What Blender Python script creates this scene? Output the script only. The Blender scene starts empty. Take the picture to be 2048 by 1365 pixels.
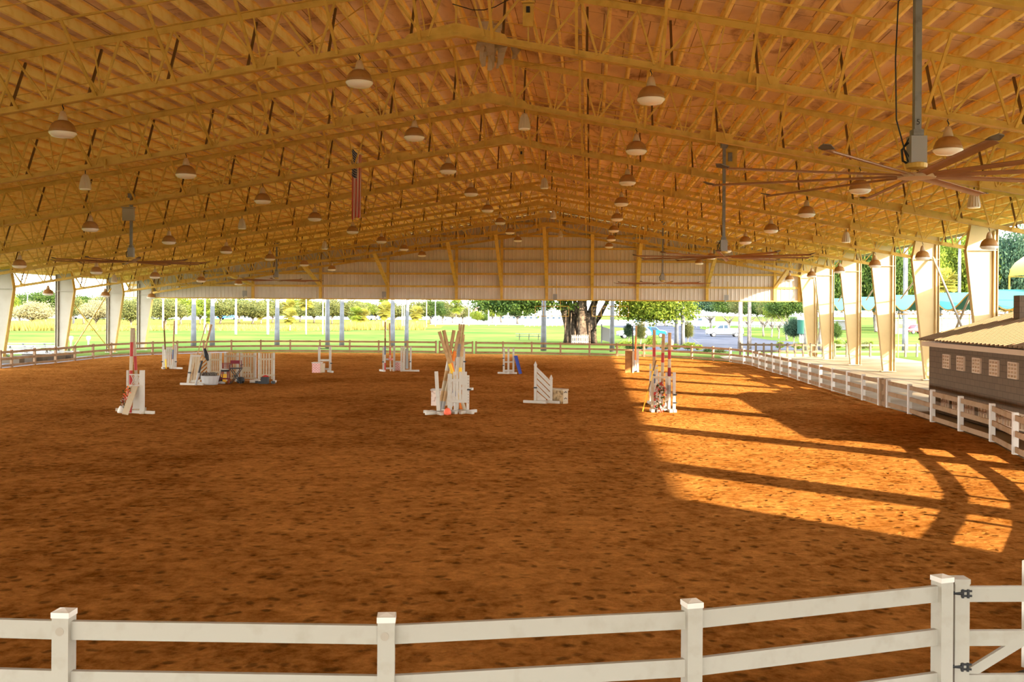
import bpy, bmesh, math, random
from math import sin, cos, pi, radians, sqrt, atan2, hypot
from mathutils import Vector, Matrix
random.seed(7)
S = bpy.context.scene
COL = S.collection
# ---------------------------------------------------------------- camera model
F, YH, ROLL, HC = 2000.0, 625.0, 0.0066, 3.5
def W(x, y, Y):                       # pixel -> point at depth Y
    a = (x-1024)/F; b = (YH-y)/F
    return Vector((Y*(a*cos(ROLL)-b*sin(ROLL)), Y, HC+Y*(a*sin(ROLL)+b*cos(ROLL))))
def G(x, y, z=0.0):                   # pixel -> point on the ground
    a = (x-1024)/F; b = (YH-y)/F
    t = a*sin(ROLL)+b*cos(ROLL)
    return W(x, y, (z-HC)/t)
# ---------------------------------------------------------------- building frame
PSI = math.atan((1180.8-1024)/F); X0 = -3.355
BAY, U1, AP, SR, SL, VR, VL = 7.77, 24.723, 6.878, 0.1815, 0.1561, 22.03, 36.01
UW = U1+8*BAY-2.235
def B(v, u, h=0.0): return Vector((X0+v*cos(PSI)+u*sin(PSI), -v*sin(PSI)+u*cos(PSI), h))
def U(k): return UW if k == 9 else U1+BAY*(k-1)
def slope(v): return SR*v if v > 0 else SL*-v
def chord(v): return HC+AP-slope(v)
DEP = 1.34
def roofz(v): return chord(v)+DEP+0.37
def uv(p):
    dx = p.x-X0; return (dx*cos(PSI)-p.y*sin(PSI), dx*sin(PSI)+p.y*cos(PSI))
def u_at(x, v):                       # u where the line v=const is seen at pixel column x
    lo, hi = 5.0, 400.0
    f = lambda u: 1024+F*B(v, u).x/B(v, u).y
    s = 1 if f(hi) > f(lo) else -1
    for _ in range(50):
        m = (lo+hi)/2
        if (f(m)-x)*s < 0: lo = m
        else: hi = m
    return lo
def v_at(x, u):
    lo, hi = -60.0, 60.0
    for _ in range(50):
        m = (lo+hi)/2; p = B(m, u)
        if 1024+F*p.x/p.y < x: lo = m
        else: hi = m
    return lo
# ---------------------------------------------------------------- materials
def mat(name, col, rough=0.6, metal=0.0, noise=None, bump=None, spec=0.3, emit=None):
    m = bpy.data.materials.new(name); m.use_nodes = True
    nt = m.node_tree; b = nt.nodes['Principled BSDF']
    b.inputs['Base Color'].default_value = (*col, 1)
    b.inputs['Roughness'].default_value = rough
    b.inputs['Metallic'].default_value = metal
    b.inputs['Specular IOR Level'].default_value = spec
    tc = None
    if noise:
        sc, c2, lo, hi = noise[:4]
        tc = nt.nodes.new('ShaderNodeTexCoord')
        n = nt.nodes.new('ShaderNodeTexNoise'); n.inputs['Scale'].default_value = sc; n.inputs['Detail'].default_value = 6
        r = nt.nodes.new('ShaderNodeMapRange'); r.inputs[1].default_value = lo; r.inputs[2].default_value = hi
        mx = nt.nodes.new('ShaderNodeMix'); mx.data_type = 'RGBA'
        mx.inputs[6].default_value = (*col, 1); mx.inputs[7].default_value = (*c2, 1)
        nt.links.new(tc.outputs['Object'], n.inputs['Vector'])
        nt.links.new(n.outputs['Fac'], r.inputs[0]); nt.links.new(r.outputs[0], mx.inputs[0])
        nt.links.new(mx.outputs[2], b.inputs['Base Color'])
    if bump:
        sc, st, di = bump
        if tc is None: tc = nt.nodes.new('ShaderNodeTexCoord')
        n2 = nt.nodes.new('ShaderNodeTexNoise'); n2.inputs['Scale'].default_value = sc; n2.inputs['Detail'].default_value = 5
        bp = nt.nodes.new('ShaderNodeBump'); bp.inputs['Strength'].default_value = st; bp.inputs['Distance'].default_value = di
        nt.links.new(tc.outputs['Object'], n2.inputs['Vector']); nt.links.new(n2.outputs['Fac'], bp.inputs['Height'])
        nt.links.new(bp.outputs[0], b.inputs['Normal'])
    if emit:
        b.inputs['Emission Color'].default_value = (*emit[0], 1); b.inputs['Emission Strength'].default_value = emit[1]
    return m
M = {}
M['gold'] = mat('gold_paint', (0.64, 0.41, 0.08), 0.55, noise=(3, (0.50, 0.31, 0.05), .45, .7))
M['purlin'] = mat('purlin_paint', (0.97, 0.76, 0.28), 0.6, noise=(2.5, (0.85, 0.58, 0.16), .5, .72))
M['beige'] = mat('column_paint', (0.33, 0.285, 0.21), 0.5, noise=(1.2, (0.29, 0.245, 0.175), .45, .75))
M['bouncebeige'] = mat('bounce_lit_column_paint', (0.56, 0.40, 0.18), 0.5, noise=(1.2, (0.50, 0.35, 0.15), .45, .75))  # right columns only: warm bounce light mixed into the beige
M['darkiron'] = mat('old_brown_strut', (0.16, 0.08, 0.02), 0.7)
M['siding'] = mat('ribbed_siding', (0.66, 0.60, 0.52), 0.55, noise=(0.6, (0.57, 0.51, 0.43), .4, .7))
M['vinyl'] = mat('white_vinyl', (0.345, 0.32, 0.26), 0.35, noise=(5, (0.29, 0.26, 0.20), .52, .8))
M['bouncevinyl'] = mat('bounce_tinted_vinyl', (0.34, 0.225, 0.135), 0.5, noise=(2, (0.27, 0.165, 0.085), .45, .7))  # brown of light bounced off the sand, put into the white vinyl
M['litvinyl'] = mat('lit_white_vinyl', (0.62, 0.58, 0.50), 0.4)  # sunlight painted in for the right posts; cap tops lightened with it
M['tan'] = mat('worn_tan_wood', (0.50, 0.33, 0.17), 0.7, noise=(5, (0.36, 0.22, 0.10), .4, .7))
M['vinyl_stain'] = mat('grey_stain', (0.30, 0.26, 0.20), 0.6)
M['white'] = mat('white_paint', (0.50, 0.46, 0.38), 0.5, noise=(6, (0.42, 0.34, 0.23), .55, .8))
M['cream'] = mat('cream_painted_wood', (0.46, 0.37, 0.24), 0.6, noise=(4, (0.38, 0.26, 0.14), .5, .8))
M['black'] = mat('black_plastic', (0.02, 0.02, 0.02), 0.5)
M['metal'] = mat('grey_steel', (0.30, 0.30, 0.30), 0.4, 0.6)
M['grey'] = mat('grey_painted_steel', (0.22, 0.22, 0.21), 0.5, noise=(6, (0.16, 0.15, 0.14), .5, .7))
M['lightgrey'] = mat('light_grey_box', (0.30, 0.29, 0.27), 0.5)
M['galv'] = mat('galvanised_metal', (0.50, 0.50, 0.48), 0.4, 0.5)
M['blade'] = mat('bronze_fan_blade', (0.34, 0.17, 0.08), 0.5, 0.0, noise=(2, (0.26, 0.125, 0.06), .4, .7))
M['lampshade'] = mat('brown_lamp_shade', (0.40, 0.20, 0.06), 0.5, noise=(6, (0.30, 0.14, 0.04), .4, .7))
M['lampcap'] = mat('cream_lamp_cap', (0.55, 0.38, 0.22), 0.5)
M['lens'] = mat('prismatic_lens', (0.92, 0.88, 0.80), 0.25)
M['speaker'] = mat('ribbed_cream_plastic', (0.58, 0.48, 0.34), 0.6)
M['blockwall'] = None
M['asphalt'] = mat('asphalt', (0.055, 0.055, 0.06), 0.9, noise=(0.5, (0.04, 0.04, 0.045), .4, .7))
M['road'] = mat('pale_road', (0.22, 0.215, 0.20), 0.9)
M['concrete'] = mat('concrete', (0.27, 0.22, 0.15), 0.85, noise=(0.35, (0.20, 0.155, 0.10), .42, .68), bump=(3, .2, .01))
M['walk'] = mat('pale_footpath', (0.24, 0.235, 0.23), 0.85)
M['red'] = mat('red_paint', (0.42, 0.03, 0.02), 0.5)
M['orange'] = mat('orange_paint', (0.75, 0.20, 0.02), 0.5)
M['yellow'] = mat('yellow_paint', (0.82, 0.50, 0.03), 0.5)
M['blue'] = mat('blue_paint', (0.04, 0.07, 0.30), 0.5)
M['navy'] = mat('faded_navy_paint', (0.10, 0.13, 0.20), 0.6)
M['brown'] = mat('weathered_brown_board', (0.34, 0.17, 0.06), 0.7, noise=(3, (0.20, 0.10, 0.03), .4, .65))
M['wood'] = mat('pale_wood', (0.66, 0.44, 0.20), 0.7, noise=(5, (0.50, 0.31, 0.12), .4, .7))
M['maroon'] = mat('maroon_canvas', (0.18, 0.02, 0.03), 0.8)
M['coral'] = mat('coral_plastic', (0.85, 0.16, 0.08), 0.4)
M['pinkbrick'] = None
M['bark'] = mat('grey_bark', (0.20, 0.17, 0.14), 0.9, noise=(3, (0.12, 0.10, 0.08), .4, .65), bump=(6, .6, .05))
M['palmbark'] = mat('royal_palm_trunk', (0.14, 0.135, 0.13), 0.85, noise=(2, (0.10, 0.097, 0.093), .4, .7))
M['banyan'] = mat('banyan_bark', (0.13, 0.095, 0.065), 0.9, noise=(2.5, (0.05, 0.035, 0.025), .4, .62), bump=(4, .8, .15))
M['teal'] = mat('teal_canvas', (0.06, 0.19, 0.165), 0.7)
M['ycanvas'] = mat('yellow_canvas', (0.82, 0.50, 0.06), 0.8)
M['glass'] = mat('dark_glass', (0.02, 0.035, 0.05), 0.3, spec=0.15)
M['carwhite'] = mat('white_car_paint', (0.45, 0.48, 0.52), 0.25, spec=0.5)
M['carsilver'] = mat('silver_car_paint', (0.28, 0.33, 0.37), 0.25, 0.2, spec=0.5)
M['carblue'] = mat('blue_car_paint', (0.01, 0.12, 0.42), 0.2, spec=0.5)
M['carred'] = mat('dark_red_car_paint', (0.35, 0.03, 0.03), 0.2, spec=0.5)
M['tire'] = mat('tyre_rubber', (0.025, 0.025, 0.025), 0.8)
M['rim'] = mat('alloy_rim', (0.6, 0.6, 0.6), 0.3, 0.7)
M['greenmetal'] = mat('dark_green_metal', (0.005, 0.055, 0.035), 0.5)
M['roofred'] = mat('red_roof', (0.50, 0.12, 0.10), 0.7)
M['wallwhite'] = mat('white_building_wall', (0.24, 0.225, 0.20), 0.8)
M['wallcream'] = mat('cream_building_wall', (0.55, 0.45, 0.30), 0.8)
M['darkwood'] = mat('weathered_dark_wood', (0.17, 0.13, 0.09), 0.9)
M['roofmetal'] = mat('tan_metal_roof', (0.24, 0.16, 0.09), 0.5)
M['vent'] = mat('white_vent_block', (0.55, 0.40, 0.27), 0.7)
def leafmat(name, c1, c2, c3=None):
    m = bpy.data.materials.new(name); m.use_nodes = True; nt = m.node_tree
    b = nt.nodes['Principled BSDF']; b.inputs['Roughness'].default_value = 0.6
    b.inputs['Specular IOR Level'].default_value = 0.2
    gi = nt.nodes.new('ShaderNodeNewGeometry')
    rp = nt.nodes.new('ShaderNodeValToRGB'); rp.color_ramp.elements[0].color = (*c1, 1); rp.color_ramp.elements[1].color = (*c2, 1)
    if c3:
        e = rp.color_ramp.elements.new(0.9); e.color = (*c3, 1); rp.color_ramp.elements[1].position = 0.75 if False else rp.color_ramp.elements[1].position
    nt.links.new(gi.outputs['Random Per Island'], rp.inputs[0]); nt.links.new(rp.outputs[0], b.inputs['Base Color'])
    tr = nt.nodes.new('ShaderNodeBsdfTranslucent'); mx = nt.nodes.new('ShaderNodeMixShader'); mx.inputs[0].default_value = 0.35
    nt.links.new(rp.outputs[0], tr.inputs[0]); nt.links.new(b.outputs[0], mx.inputs[1]); nt.links.new(tr.outputs[0], mx.inputs[2])
    nt.links.new(mx.outputs[0], nt.nodes['Material Output'].inputs['Surface'])
    return m
M['leafdark'] = leafmat('dark_green_leaves', (0.022, 0.045, 0.009), (0.072, 0.104, 0.018))
M['leafolive'] = leafmat('olive_leaves', (0.058, 0.072, 0.018), (0.162, 0.153, 0.045))
M['leafbright'] = leafmat('bright_green_leaves', (0.063, 0.099, 0.009), (0.171, 0.189, 0.022))
M['leafyellow'] = leafmat('yellow_green_fronds', (0.135, 0.135, 0.018), (0.270, 0.216, 0.036))
M['leafpale'] = leafmat('pale_feathery_leaves', (0.180, 0.153, 0.063), (0.279, 0.234, 0.108))
M['leafblue'] = leafmat('blue_green_leaves', (0.019, 0.045, 0.026), (0.056, 0.090, 0.045))
M['reed'] = leafmat('golden_reeds', (0.189, 0.153, 0.027), (0.297, 0.225, 0.054))

def nodes(m): return m.node_tree, m.node_tree.nodes['Principled BSDF']
def brickmat(name, c1, c2, mortar, sx, sy, bw, bh, msize):
    m = mat(name, c1, 0.85); nt, b = nodes(m)
    tc = nt.nodes.new('ShaderNodeTexCoord'); br = nt.nodes.new('ShaderNodeTexBrick')
    sp = nt.nodes.new('ShaderNodeSeparateXYZ'); cb = nt.nodes.new('ShaderNodeCombineXYZ'); ad = nt.nodes.new('ShaderNodeMath'); ad.operation = 'ADD'
    nt.links.new(tc.outputs['Object'], sp.inputs[0]); nt.links.new(sp.outputs[0], ad.inputs[0]); nt.links.new(sp.outputs[1], ad.inputs[1])
    nt.links.new(ad.outputs[0], cb.inputs[0]); nt.links.new(sp.outputs[2], cb.inputs[1]); nt.links.new(cb.outputs[0], br.inputs['Vector'])
    br.inputs['Color1'].default_value = (*c1, 1); br.inputs['Color2'].default_value = (*c2, 1); br.inputs['Mortar'].default_value = (*mortar, 1)
    br.inputs['Scale'].default_value = 1; br.inputs['Brick Width'].default_value = bw; br.inputs['Row Height'].default_value = bh; br.inputs['Mortar Size'].default_value = msize
    nt.links.new(br.outputs['Color'], b.inputs['Base Color'])
    return m
M['blockwall'] = brickmat('concrete_block_wall', (0.165, 0.115, 0.075), (0.15, 0.105, 0.07), (0.11, 0.08, 0.055), 1, 1, 0.4, 0.2, 0.012)
M['pinkbrick'] = brickmat('pink_brick_paint', (0.60, 0.22, 0.20), (0.55, 0.17, 0.17), (0.80, 0.62, 0.56), 1, 1, 0.16, 0.07, 0.014)
M['stone'] = mat('painted_stone_pattern', (0.44, 0.30, 0.15), 0.8, noise=(7, (0.20, 0.13, 0.06), .45, .6))
M['palestone'] = mat('pale_stone_pattern', (0.72, 0.60, 0.50), 0.8, noise=(7, (0.45, 0.28, 0.22), .5, .62))

# roof deck : stained plywood boards
def deckmat():
    m = mat('stained_roof_boards', (0.5, 0.3, 0.17), 0.8); nt, b = nodes(m)
    tc = nt.nodes.new('ShaderNodeTexCoord')
    mp = nt.nodes.new('ShaderNodeMapping'); mp.inputs['Scale'].default_value = (0.9, 0.35, 1)
    n = nt.nodes.new('ShaderNodeTexNoise'); n.inputs['Scale'].default_value = 1.3; n.inputs['Detail'].default_value = 7; n.inputs['Roughness'].default_value = 0.65; n.inputs['Distortion'].default_value = 0.8
    r = nt.nodes.new('ShaderNodeValToRGB')
    r.color_ramp.elements[0].position = 0.32; r.color_ramp.elements[0].color = (0.40, 0.28, 0.22, 1)
    r.color_ramp.elements[1].position = 0.66; r.color_ramp.elements[1].color = (0.95, 0.82, 0.66, 1)
    e = r.color_ramp.elements.new(0.48); e.color = (0.86, 0.73, 0.58, 1)
    br = nt.nodes.new('ShaderNodeTexBrick'); br.inputs['Scale'].default_value = 1; br.inputs['Brick Width'].default_value = 1.22; br.inputs['Row Height'].default_value = 2.44; br.inputs['Mortar Size'].default_value = 0.012
    br.inputs['Color1'].default_value = (1, 1, 1, 1); br.inputs['Color2'].default_value = (0.86, 0.84, 0.82, 1); br.inputs['Mortar'].default_value = (0.35, 0.3, 0.25, 1)
    mx = nt.nodes.new('ShaderNodeMix'); mx.data_type = 'RGBA'; mx.blend_type = 'MULTIPLY'; mx.inputs[0].default_value = 1
    nt.links.new(tc.outputs['Object'], mp.inputs[0]); nt.links.new(mp.outputs[0], n.inputs['Vector']); nt.links.new(n.outputs['Fac'], r.inputs[0])
    nt.links.new(tc.outputs['Object'], br.inputs['Vector'])
    nt.links.new(r.outputs[0], mx.inputs[6]); nt.links.new(br.outputs['Color'], mx.inputs[7]); nt.links.new(mx.outputs[2], b.inputs['Base Color'])
    return m
M['deck'] = deckmat()
# arena dirt : red sand with hoof pocks
def dirtmat():
    m = mat('red_arena_sand', (0.4, 0.15, 0.04), 0.95, spec=0.1); nt, b = nodes(m)
    tc = nt.nodes.new('ShaderNodeTexCoord')
    L = nt.links.new
    def noise(sc, det=6, dist=0.0, rough=0.55):
        n = nt.nodes.new('ShaderNodeTexNoise'); n.inputs['Scale'].default_value = sc; n.inputs['Detail'].default_value = det
        n.inputs['Distortion'].default_value = dist; n.inputs['Roughness'].default_value = rough; L(tc.outputs['Object'], n.inputs['Vector']); return n
    def math_(op, a=None, bb=None, va=0.0, vb=0.0):
        k = nt.nodes.new('ShaderNodeMath'); k.operation = op; k.inputs[0].default_value = va; k.inputs[1].default_value = vb
        if a: L(a, k.inputs[0])
        if bb: L(bb, k.inputs[1])
        return k
    big = noise(0.09, 5, 0.6); mid = noise(0.7, 6, 0.4); fine = noise(11, 9, 0, .78)
    warp = noise(2.0, 3)
    va = nt.nodes.new('ShaderNodeVectorMath'); va.operation = 'SCALE'; va.inputs[3].default_value = 0.35; L(warp.outputs['Color'], va.inputs[0])
    vb = nt.nodes.new('ShaderNodeVectorMath'); vb.operation = 'ADD'; L(tc.outputs['Object'], vb.inputs[0]); L(va.outputs[0], vb.inputs[1])
    vo = nt.nodes.new('ShaderNodeTexVoronoi'); vo.inputs['Scale'].default_value = 4.0; vo.inputs['Randomness'].default_value = 1; L(vb.outputs[0], vo.inputs['Vector'])
    pr = nt.nodes.new('ShaderNodeMapRange'); pr.interpolation_type = 'SMOOTHSTEP'; pr.inputs[1].default_value = 0.10; pr.inputs[2].default_value = 0.34; L(vo.outputs['Distance'], pr.inputs[0])
    vo2 = nt.nodes.new('ShaderNodeTexVoronoi'); vo2.inputs['Scale'].default_value = 5.5; L(vb.outputs[0], vo2.inputs['Vector'])
    pr2 = nt.nodes.new('ShaderNodeMapRange'); pr2.interpolation_type = 'SMOOTHSTEP'; pr2.inputs[1].default_value = 0.1; pr2.inputs[2].default_value = 0.45; L(vo2.outputs['Distance'], pr2.inputs[0])
    msk = nt.nodes.new('ShaderNodeMapRange'); msk.inputs[1].default_value = 0.38; msk.inputs[2].default_value = 0.6; L(noise(0.9, 3).outputs['Fac'], msk.inputs[0])
    p2 = math_('MULTIPLY', pr2.outputs[0], msk.outputs[0]);
    h1 = math_('MULTIPLY', pr.outputs[0], None, vb=0.75)
    h2 = math_('MULTIPLY', p2.outputs[0], None, vb=0.45)
    h3 = math_('MULTIPLY', fine.outputs['Fac'], None, vb=0.55)
    h4 = math_('MULTIPLY', mid.outputs['Fac'], None, vb=1.4)
    s1 = math_('ADD', h1.outputs[0], h2.outputs[0]); s2 = math_('ADD', h3.outputs[0], h4.outputs[0]); s3 = math_('ADD', s1.outputs[0], s2.outputs[0])
    bp = nt.nodes.new('ShaderNodeBump'); bp.inputs['Strength'].default_value = 1.0; bp.inputs['Distance'].default_value = 0.17
    L(s3.outputs[0], bp.inputs['Height']); L(bp.outputs[0], b.inputs['Normal'])
    r = nt.nodes.new('ShaderNodeValToRGB')
    r.color_ramp.elements[0].position = 0.41; r.color_ramp.elements[0].color = (0.205, 0.064, 0.007, 1)
    r.color_ramp.elements[1].position = 0.58; r.color_ramp.elements[1].color = (0.66, 0.27, 0.06, 1)
    cs = math_('ADD', math_('MULTIPLY', big.outputs['Fac'], None, vb=0.26).outputs[0], math_('MULTIPLY', mid.outputs['Fac'], None, vb=0.18).outputs[0])
    lump = noise(3.6, 5, 0.5, .6)
    fl = math_('ADD', math_('MULTIPLY', fine.outputs['Fac'], None, vb=0.26).outputs[0], math_('MULTIPLY', lump.outputs['Fac'], None, vb=0.30).outputs[0])
    cs2 = math_('ADD', cs.outputs[0], fl.outputs[0])
    L(cs2.outputs[0], r.inputs[0])
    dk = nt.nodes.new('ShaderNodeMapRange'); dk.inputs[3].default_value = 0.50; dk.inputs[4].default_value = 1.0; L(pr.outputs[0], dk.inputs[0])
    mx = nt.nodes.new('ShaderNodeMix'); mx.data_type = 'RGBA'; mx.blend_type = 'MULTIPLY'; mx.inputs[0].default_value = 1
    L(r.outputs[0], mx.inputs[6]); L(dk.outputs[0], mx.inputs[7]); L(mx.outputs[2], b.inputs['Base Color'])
    return m
M['dirt'] = dirtmat()
def grassmat():
    m = mat('mown_lawn', (0.2, 0.3, 0.05), 0.9, spec=0.1); nt, b = nodes(m)
    tc = nt.nodes.new('ShaderNodeTexCoord'); n = nt.nodes.new('ShaderNodeTexNoise'); n.inputs['Scale'].default_value = 0.05; n.inputs['Detail'].default_value = 8; n.inputs['Roughness'].default_value = .7
    r = nt.nodes.new('ShaderNodeValToRGB'); r.color_ramp.elements[0].position = .35; r.color_ramp.elements[0].color = (0.036, 0.066, 0.014, 1)
    r.color_ramp.elements[1].position = .68; r.color_ramp.elements[1].color = (0.098, 0.106, 0.023, 1)
    nt.links.new(tc.outputs['Object'], n.inputs['Vector']); nt.links.new(n.outputs['Fac'], r.inputs[0]); nt.links.new(r.outputs[0], b.inputs['Base Color'])
    return m
M['grass'] = grassmat()
M['drygrass'] = mat('golden_bank_grass', (0.12, 0.085, 0.02), 0.95, noise=(0.12, (0.065, 0.075, 0.016), .4, .65))
# ---------------------------------------------------------------- mesh builder
KIDS = {}
class MB:
    def __init__(s): s.v = []; s.f = []; s.mi = []; s.ms = []
    def _m(s, m):
        if m is None: return 0
        if m not in s.ms: s.ms.append(m)
        return s.ms.index(m)
    def add(s, vs, fs, m=None):
        o = len(s.v); s.v += [tuple(p) for p in vs]; k = s._m(m)
        for f in fs: s.f.append(tuple(i+o for i in f)); s.mi.append(k)
        return s
    def box(s, c, d, rz=0, m=None, R=None):
        x, y, z = (t/2 for t in d); R = R or Matrix.Rotation(rz, 3, 'Z'); c = Vector(c)
        vs = [c+R @ Vector((a*x, b*y, e*z)) for a in (-1, 1) for b in (-1, 1) for e in (-1, 1)]
        return s.add(vs, [(0, 1, 3, 2), (4, 6, 7, 5), (0, 4, 5, 1), (2, 3, 7, 6), (0, 2, 6, 4), (1, 5, 7, 3)], m)
    def bar(s, p, q, w, h, m=None, up=(0, 0, 1)):      # w across, h along up
        p = Vector(p); q = Vector(q); d = (q-p); L = d.length
        if L < 1e-6: return s
        d /= L; up = Vector(up)
        if abs(d.dot(up)) > .99: up = Vector((0, 1, 0))
        x = d.cross(up).normalized(); z = x.cross(d)
        R = Matrix((x, d, z)).transposed()
        return s.box((p+q)/2, (w, L, h), m=m, R=R)
    def tube(s, p, q, r1, r2=None, n=8, m=None, cap=True):
        p = Vector(p); q = Vector(q); r2 = r1 if r2 is None else r2; d = (q-p).normalized()
        a = Vector((0, 0, 1)) if abs(d.z) < .9 else Vector((1, 0, 0)); x = d.cross(a).normalized(); y = d.cross(x)
        vs = []
        for c, r in ((p, r1), (q, r2)):
            for i in range(n): t = 2*pi*i/n; vs.append(c+x*(r*cos(t))+y*(r*sin(t)))
        fs = [(i, (i+1) % n, n+(i+1) % n, n+i) for i in range(n)]
        if cap: fs += [tuple(range(n-1, -1, -1)), tuple(range(n, 2*n))]
        return s.add(vs, fs, m)
    def path(s, pts, r, n=6, m=None):
        rs = r if isinstance(r, (list, tuple)) else [r]*len(pts); pts = [Vector(p) for p in pts]; vs = []
        for k, p in enumerate(pts):
            d = (pts[min(k+1, len(pts)-1)]-pts[max(k-1, 0)]).normalized()
            a = Vector((0, 0, 1)) if abs(d.z) < .95 else Vector((1, 0, 0)); x = d.cross(a).normalized(); y = d.cross(x)
            for i in range(n): t = 2*pi*i/n; vs.append(p+x*(rs[k]*cos(t))+y*(rs[k]*sin(t)))
        fs = []
        for k in range(len(pts)-1):
            for i in range(n): fs.append((k*n+i, k*n+(i+1) % n, (k+1)*n+(i+1) % n, (k+1)*n+i))
        fs += [tuple(range(n-1, -1, -1)), tuple(range((len(pts)-1)*n, len(pts)*n))]
        return s.add(vs, fs, m)
    def lathe(s, prof, c=(0, 0, 0), n=20, m=None):
        c = Vector(c); vs = []
        for r, z in prof:
            for i in range(n): t = 2*pi*i/n; vs.append(c+Vector((r*cos(t), r*sin(t), z)))
        fs = [(k*n+i, k*n+(i+1) % n, (k+1)*n+(i+1) % n, (k+1)*n+i) for k in range(len(prof)-1) for i in range(n)]
        fs += [tuple(range(n-1, -1, -1)), tuple(range((len(prof)-1)*n, len(prof)*n))]
        return s.add(vs, fs, m)
    def prism(s, pts, ext, m=None):                   # planar polygon extruded by a vector
        n = len(pts); ext = Vector(ext); vs = [Vector(p) for p in pts]+[Vector(p)+ext for p in pts]
        fs = [tuple(range(n)), tuple(range(2*n-1, n-1, -1))]+[(i, n+i, n+(i+1) % n, (i+1) % n) for i in range(n)]
        return s.add(vs, fs, m)
    def build(s, name, m=None, parent=None, loc=(0, 0, 0), rz=0, smooth=False):
        me = bpy.data.meshes.new(name); me.from_pydata(s.v, [], s.f)
        for x in (s.ms or [m]): me.materials.append(x)
        if s.ms: me.polygons.foreach_set('material_index', s.mi)
        bm = bmesh.new(); bm.from_mesh(me); bmesh.ops.recalc_face_normals(bm, faces=bm.faces); bm.to_mesh(me); bm.free()
        if smooth: me.polygons.foreach_set('use_smooth', [True]*len(me.polygons))
        me.update()
        o = bpy.data.objects.new(name, me); COL.objects.link(o); o.location = loc; o.rotation_euler = (0, 0, rz)
        if parent: o.parent = parent; KIDS.setdefault(parent.name, []).append(o)
        return o
def tag(o, label=None, cat=None, group=None, kind=None):
    if label: o['label'] = label
    if cat: o['category'] = cat
    if group: o['group'] = group
    if kind: o['kind'] = kind
    return o
def empty(name, loc=(0, 0, 0), rz=0, label=None, cat=None, group=None):
    o = bpy.data.objects.new(name, None); COL.objects.link(o); o.location = loc; o.rotation_euler = (0, 0, rz); o.empty_display_size = .2
    return tag(o, label, cat, group)
def copy_tree(o, parent=None):
    c = o.copy(); COL.objects.link(c); c.parent = parent
    if parent: KIDS.setdefault(parent.name, []).append(c)
    for ch in KIDS.get(o.name, []): copy_tree(ch, c)
    return c
ORD = ['nearest', 'second nearest', 'third nearest', 'fourth nearest', 'fifth nearest', 'sixth nearest', 'seventh nearest', 'eighth nearest', 'ninth nearest', 'farthest']
SUN_E, SKY_E, EXPO = 8.5, 4.5, 1.85
for k_ in ('dirt', 'grass', 'drygrass', 'asphalt', 'road', 'concrete', 'walk', 'deck', 'purlin', 'bark', 'palmbark', 'banyan', 'wallwhite', 'wallcream', 'siding', 'blockwall', 'darkwood', 'teal', 'roofmetal', 'bouncevinyl', 'tan', 'brown'):
    M[k_].node_tree.nodes['Principled BSDF'].inputs['Specular IOR Level'].default_value = 0.0
for k_ in M:
    if k_.startswith('leaf') or k_ == 'reed': M[k_].node_tree.nodes['Principled BSDF'].inputs['Specular IOR Level'].default_value = 0.05
# ================================================================ BUILDING
RZ = -PSI
def at_b(o, v, u, h=0, rz=0): o.location = B(v, u, h); o.rotation_euler = (0, 0, RZ+rz); return o
UA, UB = -9.0, UW+0.6
# ---- roof
ceil = MB()
for sgn, vo in ((-1, 37.4), (1, 23.0)):
    s = SL if sgn < 0 else SR
    z0 = HC+AP+DEP+0.37
    ceil.prism([(0, UA, z0), (sgn*vo, UA, z0-s*vo), (sgn*vo, UA, z0-s*vo+.06), (0, UA, z0+.06)], (0, UB-UA, 0))
ceiling = ceil.build('ceiling', M['deck'], loc=B(0, 0), rz=RZ); tag(ceiling, kind='structure')
PP = 0.69
for sgn, vo in ((-1, 37.0), (1, 22.7)):
    s = SL if sgn < 0 else SR
    base = None
    n = int((vo-.35)/PP)+1
    ang = math.atan(s)*sgn
    b = MB(); L = UB-UA-.1
    Rm = Matrix.Rotation(ang, 3, 'Y')
    def pb(c, d): b.box(Rm @ Vector(c), d, R=Rm)
    pb((0, L/2, -.137), (.014, L, .262)); pb((sgn*-.03*0+.035*sgn, L/2, -.266), (.07, L, .012)); pb((-.035*sgn, L/2, -.008), (.075, L, .012))
    base = b.build('purlin', M['purlin'], ceiling)
    for i in range(n):
        v = .36+i*PP
        o = base if i == 0 else copy_tree(base, ceiling)
        o.location = (sgn*v, UA+.05, HC+AP+DEP+.368-s*v)
# fascia boards
for sgn, vo, nm in ((-1, 37.42, 'trim_1'), (1, 23.02, 'trim_2')):
    s = SL if sgn < 0 else SR
    z = HC+AP+DEP+.37-s*vo
    tag(MB().box((sgn*vo, (UA+UB)/2, z-.05), (.03, UB-UA, .32)).build(nm, M['beige'], loc=B(0, 0), rz=RZ), kind='structure')
# thin rods and angles that run across under the purlins between the trusses
def across(name, u, w, h, m, drop=0.0, parent=None, v0=-36, v1=22):
    b = MB()
    for a, c in ((v0, 0), (0, v1)):
        b.bar((a, u, chord(a)+DEP+.07-drop), (c, u, chord(c)+DEP+.07-drop), w, h)
    return b.build(name, m, parent)
for k in range(0, 9):
    across('brace_angle', U(k)-1.75, .05, .05, M['gold'], 0, ceiling)
    across('conduit_rod', U(k)+3.2, .022, .022, M['gold'], .06, ceiling)
    across('conduit_rod', U(k)+4.4, .018, .018, M['gold'], .12, ceiling)
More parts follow.
